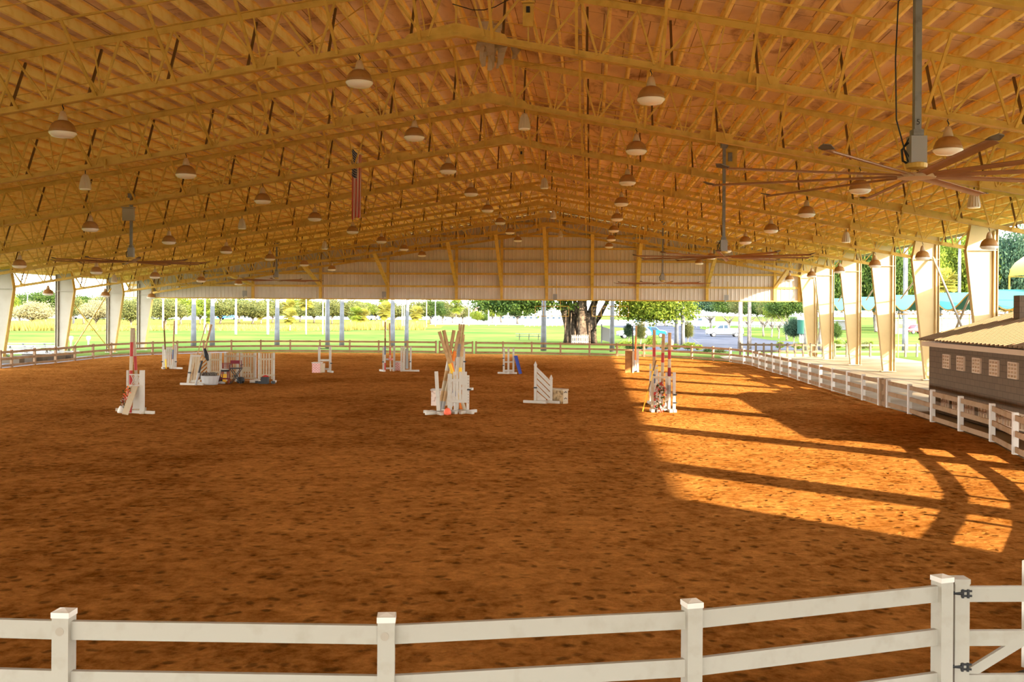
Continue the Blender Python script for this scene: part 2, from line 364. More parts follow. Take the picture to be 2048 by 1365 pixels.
# diagonal rod bracing in the roof plane
for k, va, vb in ((1, 1, 8), (2, 1, 8), (3, 1, 8), (1, -9, -2), (2, -10, -3), (4, 1, 8), (5, 1, 8), (3, -18, -11), (5, -9, -2), (2, -27, -20)):
    for a, c in ((va, vb), (vb, va)):
        MB().tube((a, U(k), chord(a)+DEP-.1), (c, U(k+1), chord(c)+DEP-.1), .016, n=5).build('rod_brace', M['gold'], ceiling)
# ---- trusses
def make_truss():
    root = empty('roof_truss')
    for sgn, s, vo in ((-1, SL, VL-1.34), (1, SR, VR-1.34)):
        z = lambda v: HC+AP-s*abs(v)
        e = sgn*vo
        b = MB(); b.bar((0, 0, z(0)), (e, 0, z(e)), .025, .17); b.bar((0, 0, z(0)-.08), (e, 0, z(e)-.08), .19, .018)
        b.build('bottom_chord', M['gold'], root)
        e2 = sgn*(vo+.9)
        b = MB(); b.bar((0, 0, z(0)+DEP), (e2, 0, z(e2)+DEP), .025, .18); b.bar((0, 0, z(0)+DEP+.08), (e2, 0, z(e2)+DEP+.08), .20, .018)
        b.build('top_chord', M['gold'], root)
        P = 1.385; v = .75; i = 0
        while v < vo-.3:
            lo = Vector((sgn*v, 0, z(v)+.03)); sh = DEP*s
            up = lambda w: Vector((sgn*w, 0, z(w)+DEP-.05))
            for t in (-1, 1):
                w = v+sh+t*P/2
                if 0 < w < vo+.5:
                    b = MB(); q = up(w); off = Vector((0, .02*t, 0)); dd = Vector((sgn*t*.05, 0, 0))
                    b.bar(lo+off+dd, q+off, .055, .055, up=(0, 1, 0))
                    b.build('web_diagonal', M['gold'], root)
            MB().bar(lo, up(v+sh), .035, .035, up=(0, 1, 0)).build('web_post', M['gold'], root)
            v += P; i += 1
        # splice plates
        for gv in ((4.5, 12.8, 21.1, 29.4) if sgn < 0 else (7.3, 15.4)):
            g = MB(); c = sgn*gv
            g.prism([(c-.55, -.02, z(c-.55)+.05), (c+.55, -.02, z(c+.55)+.05), (c+.45, -.02, z(c+.45)+.24), (c-.45, -.02, z(c-.45)+.24)], (0, .04, 0))
            g.box((c, 0, z(c)-.02), (.05, .24, .32)); g.build('splice_plate', M['gold'], root)
        # kicker struts to the purlins
        v = .9
        while v < vo-.4:
            c = sgn*v
            MB().bar((c, -.05, z(c)-.02), (c, -1.75, z(c)+DEP+.07), .07, .05, up=(0, 1, .3)).build('kicker_strut', M['gold'], root)
            c = sgn*(v+.25)
            MB().bar((c, .05, z(c)), (c, .75, z(c)+DEP+.05), .06, .05, up=(0, 1, .3)).build('back_strut', M['darkiron'], root)
            v += 3*PP
        g = MB(); g.prism([(sgn*.02, -.02, z(0)+.02), (sgn*1.3, -.02, z(1.3)+.05), (sgn*1.2, -.02, z(1.2)+.17), (sgn*.02, -.02, z(0)+.25)], (0, .04, 0)); g.build('ridge_plate', M['gold'], root)
    MB().bar((0, 0, HC+AP), (0, 0, HC+AP+DEP), .05, .05).build('ridge_post', M['gold'], root)
    return root
truss = make_truss(); tag(truss, cat='roof truss', group='steel roof trusses')
tnames = {-1: None}
for k in range(-1, 10):
    t = truss if k == -1 else copy_tree(truss)
    at_b(t, 0, U(k)-(.35 if k == 9 else 0))
    lab = ('golden steel roof truss just outside the top of the picture, behind the camera side' if k == -1 else
           'golden steel truss showing only at the top right corner above the nearest ceiling fan' if k == 0 else
           'golden steel roof truss set against the corrugated far gable wall' if k == 9 else
           'golden steel roof truss, %s of those whose ridge shows in the photo' % ORD[k-1])
    t['label'] = lab; t['group'] = 'steel roof trusses'; t['category'] = 'roof truss'
# ---- tapered columns
def make_column(side):
    s = SL if side < 0 else SR; vo = VL if side < 0 else VR
    root = empty('tapered_column'); cm = M['bouncebeige'] if side > 0 else M['beige']
    zk = HC+AP-s*(vo-1.34)-.12; zt = HC+AP+DEP-s*vo-.02; zt2 = HC+AP+DEP-s*(vo-1.2)+.02
    S_ = lambda t: side*(vo-t)
    web = MB(); web.prism([(S_(0.02), -.012, 0), (S_(.66), -.012, 0), (S_(1.40), -.012, zk), (S_(1.15), -.012, zt2), (S_(0.02), -.012, zt)], (0, .024, 0))
    web.build('web_plate', cm, root)
    MB().box((S_(0), 0, zt/2), (.03, .34, zt)).build('outer_flange', cm, root)
    b = MB(); b.bar((S_(.66), 0, 0), (S_(1.40), 0, zk), .34, .025, up=(1, 0, 0)); b.bar((S_(1.40), 0, zk), (S_(1.15), 0, zt2), .34, .025, up=(1, 0, 0))
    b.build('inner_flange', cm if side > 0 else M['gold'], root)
    MB().box((S_(.70), 0, zk), (1.36, .30, .03)).build('knee_stiffener', cm, root)
    MB().box((S_(.36), 0, .015), (.90, .42, .03)).build('base_plate', cm, root)
    MB().tube((S_(.14), -.1, 0.03), (S_(.14), -.1, zt-.3), .055, n=10).build('downspout', cm, root)
    return root
for side in (1, -1):
    proto = make_column(side)
    for j, k in enumerate(range(9, -3, -1)):
        if side < 0 and k < 5: break
        c = proto if j == 0 else copy_tree(proto)
        at_b(c, 0, U(k) if k < 9 else UW)
        ds = 'right' if side > 0 else 'left'
        if side > 0:
            lab = ('tall tapered cream column at the right end of the far gable wall' if k == 9 else
                   'tall tapered cream column half hidden by the roof of the block hut' if k == 4 else
                   'tall tapered cream column out of view to the right of the picture' if k < 4 else
                   'tall tapered cream column in the row on the right, %s before the far gable wall' % {8: 'first', 7: 'second', 6: 'third', 5: 'fourth'}[k])
        else:
            lab = ('tapered beige column on the left nearest the far gable wall' if k == 9 else
                   'tapered beige column on the left, at the right foot of the crossed rods' if k == 8 else
                   'tapered beige column on the left, at the left foot of the crossed rods' if k == 7 else
                   'tapered beige column cut by the left edge, above the picnic tables' if k == 6 else
                   'tapered beige column out of view beyond the left edge')
        grp = {1: 'cream columns along the right side', -1: 'beige columns along the left side'}[side]
        tag(c, lab, 'column', grp)
# crossed braces between columns
def brace(p, q, r, label, m='beige', grp='crossed braces between the columns'):
    b = MB().tube(p, q, r, n=8).build('column_brace', M[m]); tag(b, label, 'brace', grp)
brace(B(-VL+.15, U(7)+.2, 5.2), B(-VL+.4, U(8)-.2, .15), .035, 'thin brown rod falling to the right between the two middle columns on the left', 'gold')
brace(B(-VL+.4, U(8)-.2, 5.2), B(-VL+.9, U(7)+.2, .15), .05, 'thick brown rod falling to the left between the two middle columns on the left', 'gold')
for ka in (4, 8):
    z1 = 6.6
    w = 'by the block hut' if ka == 4 else 'nearest the far gable wall'
    brace(B(VR-.2, U(ka)+.2, z1), B(VR-.2, U(ka+1)-.2 if ka < 8 else UW-.2, .2), .06, 'cream tube brace rising toward the camera, right side, bay %s' % w)
    brace(B(VR-.35, U(ka)+.2, .2), B(VR-.35, U(ka+1)-.2 if ka < 8 else UW-.2, z1), .06, 'cream tube brace rising away from the camera, right side, bay %s' % w)
for ka in (5, 6, 7):
    brace(B(VR-.05, U(ka)+.2, 6.9), B(VR+.3, U(ka+1)-.3, 4.5), .045, 'short cream strut running down beside the right columns, above bay %s of the teal canopy' % {5: 'one', 6: 'two', 7: 'three'}[ka])
# ---- far gable wall
ZB = 4.60
wl = MB(); P = .34
prof = [(0, 0), (.22, 0), (.255, -.04), (.305, -.04)]
vv = []; v = -37.2
while v < 22.1:
    for a, d in prof:
        if v+a < 22.2: vv.append((v+a, d))
    v += P
vs = []
for (a, d) in vv: vs += [(a, d, ZB), (a, d, roofz(a)-.02)]
wl.add(vs, [(2*i, 2*i+2, 2*i+3, 2*i+1) for i in range(len(vv)-1)])
wall = wl.build('wall_far', M['siding'], loc=B(0, UW+.35), rz=RZ); tag(wall, kind='structure')
b = MB(); b.box((-7.5, -.10, ZB-.04), (59.4, .22, .10)); b.build('bottom_rail', M['gold'], wall)
for i in range(1, 7):
    z = ZB+1.075*i
    vl = max(-37, -(HC+AP+DEP-z)/SL); vr = min(22, (HC+AP+DEP-z)/SR)
    if vr-vl < 1: continue
    MB().box(((vl+vr)/2, -.10, z), (vr-vl, .12, .17)).build('girt', M['gold'], wall)
for px in (504, 639.4, 774.5, 912, 1002.5, 1093, 1184, 1275, 1414.5, 1550.5, 1600):
    v = v_at(px, UW); zt = chord(v)+.1
    MB().box((v, -.12, (ZB+zt)/2-.02), (.22, .22, zt-ZB+.1)).build('wall_post', M['gold'], wall)
    if px < 1590:
        b = MB(); zt = chord(v)+.02; dz = -(UW-.1-U(8))-.35
        b.bar((v, -.12, ZB+1.1), (v, dz, zt), .26, .20); b.build('wall_brace', M['gold'], wall)
MB().prism([(-37.2, UA+.2, ZB), (22.3, UA+.2, ZB), (22.3, UA+.2, roofz(22.3)-.02), (0, UA+.2, roofz(0)-.02), (-37.2, UA+.2, roofz(-37.2)-.02)], (0, .06, 0)).build('added_wall_near', M['siding'], loc=B(0, 0), rz=RZ)['kind'] = 'structure'  # unseen wall added behind the camera to keep sun off the near sand
# small boxes on the bottom of the wall
for px, py, lab in ((490, 587, 'left end of'), (768.5, 589, 'centre left of'), (1110, 594, 'middle of'), (1452, 596, 'right end of')):
    v = v_at(px, UW); z = HC+(YH+ROLL*(px-1024)-py)/F*B(v, UW).y
    r = empty('junction_box', B(v, UW-.02, z-.25), RZ, 'small pale box with a conduit at the %s the far wall bottom rail' % lab, 'box', 'junction boxes on the far gable wall')
    MB().box((0, -.10, .25), (.34, .16, .46)).build('casing', M['lightgrey'], r)
    MB().tube((.12, -.08, .48), (.12, -.08, 1.6), .025, n=6).build('conduit', M['gold'], r)
    MB().tube((-.08, -.10, .02), (-.1, -.14, -.10), .05, n=8).build('socket', M['metal'], r)
# wall panel closing the side of the building near the camera, out of frame to the right
tag(MB().box((VR+.1, (-21+2.2)/2+1.5, 3.9), (.12, 23.2+1.5, 7.8)).build('wall_right', M['siding'], loc=B(0, 0), rz=RZ), kind='structure')

# ================================================================ LAMPS, SPEAKERS, FANS
def make_lamp():
    r = empty('pendant_lamp')
    MB().lathe([(.015, 0), (.06, -.02), (.09, -.10), (.125, -.26)], n=16).build('lamp_cap', M['lampcap'], r, smooth=True)
    MB().lathe([(.115, -.25), (.19, -.28), (.27, -.36), (.315, -.47), (.335, -.56)], n=24).build('lamp_shade', M['lampshade'], r, smooth=True)
    MB().lathe([(.34, -.555), (.335, -.585), (.265, -.66), (.12, -.685), (.01, -.69)], n=24).build('lens', M['lens'], r, smooth=True)
    b = MB(); b.path([(0, 0, 0), (.02, 0, .05), (0, 0, .10), (-.02, 0, .13), (0, 0, .17)], .014); b.build('hook', M['black'], r)
    return r
lamp = make_lamp(); first = True
ROWS = [('at the left edge of the arena', v_at(96, U(6)), (6, 7, 8), .0), ('in the far left row', v_at(39, U(4)), (4, 5, 6, 7, 8), 0), ('in the outer left row', v_at(180, U(3)), (3, 4, 5, 6, 7, 8), 0),
        ('in the middle left row', v_at(124, U(1)), (1, 2, 3, 4, 5, 6, 7, 8), 0), ('in the row just left of the ridge', v_at(716, U(1)), (1, 2, 3, 4, 5, 6, 7, 8), 0),
        ('in the row just right of the ridge', v_at(1299, U(1)), (1, 2, 3, 4, 5, 6, 7, 8), 0), ('in the middle right row', v_at(1893, U(1)), (0, 1, 2, 3, 4, 5, 6, 7, 8), 0),
        ('in the row along the right columns', v_at(1977, U(3)), (2, 3, 4, 5, 6, 7, 8), 0)]
for nm, v, ks, dz in ROWS:
    for k in ks:
        if (k == 2 and 'columns' in nm) or (k == 0): continue
        o = lamp if first else copy_tree(lamp); first = False
        at_b(o, v, U(k)-.02, chord(v)-.26)
        tag(o, 'bell lamp %s, %s truss' % (nm, ORD[k-1]), 'pendant lamp', 'bell lamps under the trusses')
def make_speaker():
    r = empty('hanging_speaker')
    n = 28; vs = []; prof = [(.04, 0), (.10, -.05), (.145, -.16), (.175, -.30), (.20, -.44), (.20, -.50)]
    for rr, z in prof:
        for i in range(n):
            t = 2*pi*i/n; q = rr*(1 if i % 2 else .90); vs.append((q*cos(t), q*sin(t), z))
    fs = [(k*n+i, k*n+(i+1) % n, (k+1)*n+(i+1) % n, (k+1)*n+i) for k in range(len(prof)-1) for i in range(n)]+[tuple(range(n))]
    MB().add(vs, fs).build('ribbed_body', M['speaker'], r)
    MB().lathe([(.185, -.50), (.17, -.53), (.02, -.535)], n=20).build('grille', M['lens'], r)
    MB().tube((0, 0, 0), (0, 0, .12), .015, n=6).build('hook', M['black'], r)
    return r
sp = make_speaker(); first = True
for nm, x, k in (('left', 167, 2), ('left', 482, 4), ('left', 648, 6), ('ridge', 1046, 2), ('ridge', 1087, 4), ('ridge', 1105, 6), ('ridge', 1120, 8), ('right', 1948, 2), ('right', 1692, 4), ('right', 1540, 6), ('outer left', 227, 6)):
    v = v_at(x, U(k)); o = sp if first else copy_tree(sp); first = False
    at_b(o, v, U(k)+.06, chord(v)-.22)
    tag(o, 'small ribbed beehive speaker in the %s row, hanging from the %s truss' % (nm, ORD[k-1]), 'speaker', 'ribbed beehive speakers')
def make_fan(rot):
    r = empty('ceiling_fan')
    b = MB(); b.box((0, 0, .50), (.26, .22, .44)); b.build('motor_housing', M['lightgrey'], r)
    b = MB(); b.lathe([(.10, .18), (.16, .20), (.17, .27), (.09, .30)], n=16); b.build('gearbox', M['gold'], r)
    b = MB(); b.path([(-.14, 0, .62), (-.24, .02, .50), (-.22, .02, .32), (-.1, 0, .24)], .02); b.path([(-.12, 0, .7), (-.2, .05, .55), (-.14, 0, .3)], .014); b.build('cable_loop', M['black'], r)
    b = MB(); b.lathe([(.02, .02), (.30, .03), (.31, .07), (.30, .10), (.02, .12)], n=24); b.build('hub_plate', M['lampcap'], r)
    for i in range(10):
        a = rot+2*pi*i/10; R = Matrix.Rotation(a, 3, 'Z'); T = Matrix.Rotation(radians(-14), 3, 'X')
        def P3(x, y, z): return R @ (T @ Vector((0, y, z))+Vector((x, 0, .07)))
        b = MB(); n = 6; vs = []
        for x in (.28, 3.38):
            for j in range(n+1): y = -.085+.17*j/n; vs.append(P3(x, y, .022*sin(pi*j/n)))
            for j in range(n, -1, -1): y = -.085+.17*j/n; vs.append(P3(x, y, .022*sin(pi*j/n)-.012))
        m_ = 2*(n+1); b.add(vs, [tuple(range(m_)), tuple(range(2*m_-1, m_-1, -1))]+[(i2, (i2+1) % m_, m_+(i2+1) % m_, m_+i2) for i2 in range(m_)])
        bl = b.build('fan_blade', M['blade'], r)
        e = MB(); e.prism([P3(3.36, -.09, -.01), P3(3.50, -.09, .0), P3(3.56, 0, .06), P3(3.50, .09, .07), P3(3.36, .09, .03)], (0, 0, .014)); e.build('blade_tip', M['darkwood'], bl)
    return r
FANS = [((1833, 352), 16.55, 'large ceiling fan with bronze blades, nearest, on a long grey pole at the right', 12), ((1447, 514), 38.7, 'bronze ceiling fan before the right part of the gable wall, second nearest on the right', 3),
        ((1325, 567), 72.0, 'bronze ceiling fan far off near the bottom of the gable wall right of centre', 20), ((262, 524), 46.3, 'ceiling fan with bronze blades at the left, below the brace box', 8), ((553, 561), 74.5, 'ceiling fan with bronze blades far off at the left end of the gable wall', 25)]
for i, ((x, y), Y, lab, rd) in enumerate(FANS):
    p = W(x, y, Y); v, u = uv(p)
    f = make_fan(radians(rd)); f.location = (p.x, p.y, p.z-.07); tag(f, lab, 'ceiling fan', 'bronze ceiling fans')
    top = roofz(v)-.35-p.z
    b = MB(); b.bar((0, 0, .72), (0, 0, top), .11, .11, up=(0, 1, 0)); b.box((0, 0, .78), (.17, .17, .10)); b.box((0, 0, top-.1), (.24, .30, .2)); post = b.build('pole', M['grey'], f)
    kz = min((abs(u-U(k)), k) for k in range(0, 9))[1]
    b = MB(); b.box((0, 0, top+.05), (.5, .12, .12)); b.bar((0, 0, top+.05), (0, (U(kz)-u), top+.02), .10, .12); b.build('hanger_beam', M['gold'], f)
    if i == 0:
        cu = bpy.data.curves.new('five', 'FONT'); cu.body = '5'; cu.size = .13; cu.extrude = .002; cu.align_x = 'CENTER'; cu.align_y = 'CENTER'
        tmp = bpy.data.objects.new('tmp', cu); COL.objects.link(tmp)
        dg = bpy.context.evaluated_depsgraph_get(); me = bpy.data.meshes.new_from_object(tmp.evaluated_get(dg)); bpy.data.objects.remove(tmp)
        me.materials.clear(); me.materials.append(M['black'])
        t = bpy.data.objects.new('painted_number', me); COL.objects.link(t); t.parent = post; t.location = (.0, -.058, .95); t.rotation_euler = (pi/2, 0, 0); KIDS.setdefault(post.name, []).append(t)
        b = MB(); b.path([(.02, 0, top), (.30, -.05, top-.35), (.32, -.05, top-.75), (.0, -.07, top-1.05), (-.32, 0, top-1.4), (-.36, 0, 2.0), (-.34, 0, 1.0), (-.2, 0, .5), (-.1, 0, .35)], .012); b.build('power_cable', M['black'], f)
# steadying cables of the nearest fan
p = W(1833, 352, 16.55)
b = MB()
for q in ((1.5, 2.5, 1.9), (-1.8, 1.2, 1.2)): b.tube((.1*(1 if q[0] > 0 else -1), 0, .35), q, .006, n=4)
# board with switch box by the second fan, box by ridge etc.
def hung_box(name, x, y, k, w, h, m, lab, face=None, cat='box'):
    v = v_at(x, U(k)); pz = HC+(YH+ROLL*(x-1024)-y)/F*B(v, U(k)).y
    r = empty(name, B(v, U(k)-.1, pz), RZ, lab, cat)
    MB().box((0, 0, 0), (w, .10, h)).build('panel', M[m], r)
    if face: MB().box((face[0], -.08, face[1]), (face[2], .06, face[3])).build('cover', M[face[4]], r)
    MB().box((0, 0, h/2+.04), (w+.06, .16, .04)).build('hood', M[m], r)
    MB().bar((0, .05, 0), (0, .12, (chord(v)-pz)), .04, .04).build('bracket', M[m], r)
    return r
hung_box('control_box', 1053, 33, 1, .26, .55, 'gold', 'upright yellow metal box with a dark window beside the ridge on the nearest truss', (0, .12, .09, .14, 'black'))
hung_box('control_box', 1041, 312, 4, .26, .6, 'gold', 'upright yellow metal box with a dark window beside the ridge, over a farther truss', (0, .12, .09, .14, 'black'))
hung_box('switch_board', 1457, 318, 3, .55, .75, 'gold', 'yellow board with a small grey switch box at the foot of the second fan pole', (0, .05, .16, .34, 'grey'))
hung_box('switch_board', 258, 430, 3, .50, .50, 'beige', 'beige board over the pole of the left fan', None)
# flag
def flagmat():
    m = mat('flag_stripes', (.7, .05, .05), .8); nt, b = nodes(m)
    tc = nt.nodes.new('ShaderNodeTexCoord'); sp_ = nt.nodes.new('ShaderNodeSeparateXYZ'); nt.links.new(tc.outputs['UV'], sp_.inputs[0])
    def mt(op, a, bv=None, link=None):
        k = nt.nodes.new('ShaderNodeMath'); k.operation = op; nt.links.new(a, k.inputs[0])
        if link: nt.links.new(link, k.inputs[1])
        elif bv is not None: k.inputs[1].default_value = bv
        return k.outputs[0]
    U_, V_ = sp_.outputs[0], sp_.outputs[1]
    st = mt('MODULO', mt('MULTIPLY', U_, 13.0), 2.0); st = mt('LESS_THAN', st, 1.0)
    mx = nt.nodes.new('ShaderNodeMix'); mx.data_type = 'RGBA'; mx.inputs[6].default_value = (.85, .80, .74, 1); mx.inputs[7].default_value = (.55, .02, .03, 1); nt.links.new(st, mx.inputs[0])
    can = mt('MULTIPLY', mt('LESS_THAN', U_, 7/13), None, mt('GREATER_THAN', V_, .60))
    a1 = mt('SUBTRACT', mt('FRACT', mt('MULTIPLY', U_, 13*9/7.0)), .5); a2 = mt('SUBTRACT', mt('FRACT', mt('MULTIPLY', V_, 27.5)), .5)
    star = mt('LESS_THAN', mt('ADD', mt('MULTIPLY', a1, None, a1), None, mt('MULTIPLY', a2, None, a2)), .07)
    m2 = nt.nodes.new('ShaderNodeMix'); m2.data_type = 'RGBA'; m2.inputs[6].default_value = (.03, .04, .14, 1); m2.inputs[7].default_value = (.8, .76, .72, 1); nt.links.new(star, m2.inputs[0])
    m3 = nt.nodes.new('ShaderNodeMix'); m3.data_type = 'RGBA'; nt.links.new(can, m3.inputs[0]); nt.links.new(mx.outputs[2], m3.inputs[6]); nt.links.new(m2.outputs[2], m3.inputs[7]); nt.links.new(m3.outputs[2], b.inputs['Base Color'])
    return m
p0 = W(703, 293, 44.5); p1 = W(724, 310, 43.2); zb = W(712, 437, 44).z
fr = empty('flag', ((p0.x+p1.x)/2, (p0.y+p1.y)/2, zb), 0, 'American flag hanging vertically from the roof left of the ridge, canton at top', 'flag')
nx, nz = 26, 30; vs = []; uvs = []
for j in range(nz+1):
    t = j/nz
    for i in range(nx+1):
        s_ = i/nx; top = p0.lerp(p1, s_); fold = .05+.06*(1-t)
        z = zb+(top.z-zb)*t-(.10*sin(s_*pi))*(t)-.04*(1-t)*sin(s_*9)
        squeeze = .86+.14*t
        x = (top.x-fr.location.x)*squeeze; y = (top.y-fr.location.y)*squeeze+fold*sin(s_*22+t*1.3)
        vs.append((x, y, z-zb)); uvs.append((s_, t))
fb = MB().add(vs, [(j*(nx+1)+i, j*(nx+1)+i+1, (j+1)*(nx+1)+i+1, (j+1)*(nx+1)+i) for j in range(nz) for i in range(nx)])
fo = fb.build('cloth', flagmat(), fr, smooth=True); ul = fo.data.uv_layers.new(name='UVMap')
for lp in fo.data.loops: ul.data[lp.index].uv = uvs[lp.vertex_index]
a_, b_ = p0-fr.location, p1-fr.location
MB().tube(a_+(a_-b_)*.1+Vector((0, 0, .02)), b_+(b_-a_)*.1+Vector((0, 0, .02)), .02).build('header_rod', M['lens'], fr)
b = MB()
for q in (a_, b_):
    vq = uv(q+fr.location)[0]; b.tube(q, (q.x, q.y, roofz(vq)-.25-zb), .008, n=5)
b.build('hanging_cord', M['black'], fr)

# torn insulation by the ridge, loose cable
rt = empty('torn_insulation', B(.55, 29.3, roofz(.55)-1.15), RZ, 'ragged pale torn lining hanging by the ridge between the two nearest trusses', 'lining')
rnd = random.Random(12); b = MB()
for i in range(16):
    x0 = rnd.uniform(-.45, .45); y0 = rnd.uniform(-1.2, 1.6); zt = .80; l = rnd.uniform(.3, 1.2); w_ = rnd.uniform(.08, .22); n = 5; vs = []
    for k in range(n+1):
        t = k/n; vs += [(x0-w_*(1-t*.6)+.08*sin(3*t+i), y0+.1*sin(5*t+i), zt-l*t), (x0+w_*(1-t*.6)+.08*sin(3*t+i), y0+.08*cos(4*t+i), zt-l*t+.03)]
    MB().add(vs, [(2*k, 2*k+1, 2*k+3, 2*k+2) for k in range(n)]).build('torn_strip', M['cream'], rt)
p_ = W(905, 8, 24.3)
b = MB(); b.path([W(x, y, 24.2)-p_ for x, y in ((905, 8), (925, 14), (945, 20), (968, 20), (990, 14), (1008, 4), (1025, -4))], .012, n=5); tag(b.build('loose_cable', M['black'], loc=p_), 'black cable sagging beside the ridge of the nearest truss', 'cable')
# ================================================================ GROUND
def slab(name, pts, z, m, kind='structure', th=.0):
    b = MB(); b.add([(p[0], p[1], z) for p in pts], [tuple(range(len(pts)))])
    o = b.build(name, m); tag(o, kind=kind); return o
slab('lawn', [(-900, -200), (900, -200), (900, 1500), (-900, 1500)], -.06, M['grass'])
# fence line: ground points of the posts
FX = [(0, 737), (23, 735), (69, 730), (111, 726.5), (149.5, 722), (186, 717.8), (222, 714.6), (262, 712), (305, 710), (354, 708.4), (407, 706.6), (462.5, 705.6), (521.5, 705), (580.5, 705), (640, 705.2), (699.5, 705.6), (757.5, 706), (815, 706.5), (872, 707.2)]
FY = [(952, 708.2), (1006, 708.6), (1063.6, 709.4), (1121, 710.4), (1179, 711.5), (1234, 712.8), (1288, 714.4), (1338, 716.2), (1383.4, 718.6), (1426, 721.5), (1460.5, 724.6), (1488, 728.4), (1506, 732), (1518.6, 736.6), (1532, 741), (1546.5, 745.3), (1562, 749.8), (1579, 754.7), (1597, 761), (1618.6, 768), (1641, 774.8), (1666, 782.8), (1695.6, 791.3), (1726.5, 801), (1759, 811)]
FZ = [(1776, 815.5), (1819, 828.5), (1865, 844.5), (1921, 863), (1984, 884)]
PX = [G(*q) for q in FX]; PY = [G(*q) for q in FY]; PZ = [G(*q) for q in FZ]
PX = [Vector((-26.8, 48.5, 0)), Vector((-26.0, 46.2, 0))][:0]+PX
# left side continues toward the camera out of frame
side_l = [Vector((-26.5-.2*i*0, PX[0].y-2.5*(i+1), 0))+Vector((-(PX[1].x-PX[0].x)*.3, 0, 0)) for i in range(0)]
PZ2 = PZ+[Vector((12.7, 25.2, 0)), Vector((12.1, 22.6, 0)), Vector((11.5, 20.0, 0)), Vector((10.7, 17.5, 0)), Vector((9.6, 15.2, 0)), Vector((8.3, 13.0, 0)), Vector((6.8, 11.3, 0)), Vector((5.19, 9.95, 0))]
NEAR = [Vector((-8.7, 8.75, 0)), Vector((-6.15, 8.2, 0)), Vector((-3.58, 8.03, 0)), Vector((-.983, 7.965, 0)), Vector((1.53, 8.41, 0)), Vector((4.0, 9.26, 0))]
left_link = [Vector((-11.0, 10.0, 0)), Vector((-14.5, 13.5, 0)), Vector((-18.5, 18, 0)), Vector((-23.5, 27, 0)), Vector((-27.5, 40, 0)), Vector((-29.5, 50, 0))]
poly = PX+PY+PZ2+[Vector((4.2, 9.33, 0))]+NEAR[::-1]+left_link
slab('floor', [(p.x, p.y) for p in poly], 0.0, M['dirt'])
# walkway strip outside the fence on the left, apron on the right
cw = left_link[2:]+PX[:12]
o_ = [p+Vector((-1, .55, 0)).normalized()*3.2 if p.x < -27 else p+Vector((-.55, 1, 0)).normalized()*2.6 for p in cw]
slab('footpath', [(p.x, p.y) for p in cw]+[(p.x, p.y) for p in o_[::-1]], -.03, M['walk'])
slab('apron', [tuple(B(v, u))[:2] for v, u in ((9, -60), (28.5, -60), (28.5, 88), (19.5, 92), (14, 84))], -.04, M['concrete'])
slab('bounce_apron', [tuple(B(v, u))[:2] for v, u in ((-45, -60), (9, -60), (9, 20), (-37, 20), (-45, -10))], -.045, M['concrete'])  # added pale ground behind the camera, bounces sunlight up to the ceiling
slab('service_lane', [tuple(B(v, u))[:2] for v, u in ((28.5, -22), (33.5, -22), (33.5, 79), (28.5, 79))], -.045, M['asphalt'])
rd = [G(1262, 700.5), G(1480, 702), G(1640, 701), G(1700, 691), G(1540, 680), G(1484, 671), G(1440, 664.5), G(1400, 657.5), G(1400, 650), G(1230, 646), G(1228, 654), G(1330, 664), G(1320, 690)]
slab('parking_lot', [(p.x, p.y) for p in rd], -.045, M['asphalt'])
slab('pale_road', [(p.x, p.y) for p in (G(-60, 636), G(1000, 640.5), G(1000, 634), G(-60, 629))], -.03, M['road'])
slab('golden_bank', [(p.x, p.y) for p in (G(-40, 658), G(560, 660), G(880, 657), G(900, 642), G(300, 640), G(-40, 637))], -.04, M['drygrass'])
slab('pale_drive', [(p.x, p.y) for p in (G(860, 649), G(1240, 651), G(1600, 652), G(1600, 646), G(1240, 640), G(860, 638))], -.035, M['road'])

# ================================================================ FENCES
RT, RSP, RH = 1.0, 0.40, 0.148
def fence(pts, name, label, group=None, cat='fence', mm=None, h=RT, rails=3, w=.135, rsp=RSP, rh=RH, skip=(), caps=False, top=.06, inset=0, pm=None):
    mm = mm or M['vinyl']
    root = empty(name, pts[0], 0, label, cat, group)
    pp = None
    for i, p in enumerate(pts):
        d = (pts[min(i+1, len(pts)-1)]-pts[max(i-1, 0)]); a = atan2(d.y, d.x); q = p-pts[0]
        b = MB(); b.box((0, 0, (h+top)/2), (w, w, h+top))
        if pp is None: pp = b.build('post', pm or mm, root)
        o = pp if i == 0 else copy_tree(pp, root)
        o.location = q; o.rotation_euler = (0, 0, a)
        if caps and i == 0:
            c = MB(); c.box((0, 0, h+top+.0), (w+.012, w+.012, .045)); c.add([(x, y, h+top+.024) for x, y in ((-w/2, -w/2), (w/2, -w/2), (w/2, w/2), (-w/2, w/2))]+[(0, 0, h+top+.045)], [(0, 1, 4), (1, 2, 4), (2, 3, 4), (3, 0, 4), (3, 2, 1, 0)])
            c.build('post_cap', M['litvinyl'], o)
    for i in range(len(pts)-1):
        p, q = pts[i]-pts[0], pts[i+1]-pts[0]
        for r in range(rails):
            z = h-r*rsp-rh/2
            MB().bar(p+Vector((0, 0, z)), q+Vector((0, 0, z)), .045, rh).build('rail', mm, root)
    return root
g = 'white vinyl ranch fences around the arena'
fence(PX[:10], 'ranch_fence', 'white three rail fence curving in front of the picnic tables at the far left', g, mm=M['bouncevinyl'])
fence(PX[9:], 'ranch_fence', 'straight white three rail fence across the far end, left of the far gate', g, mm=M['bouncevinyl'])
fence(PY[:11], 'ranch_fence', 'white three rail fence across the far end, from the far gate right to the bend', g, mm=M['bouncevinyl'])
fence(PY[10:], 'ranch_fence', 'white three rail fence running toward the camera on the right, beyond the side gate', g, mm=M['bouncevinyl'], pm=M['litvinyl'])
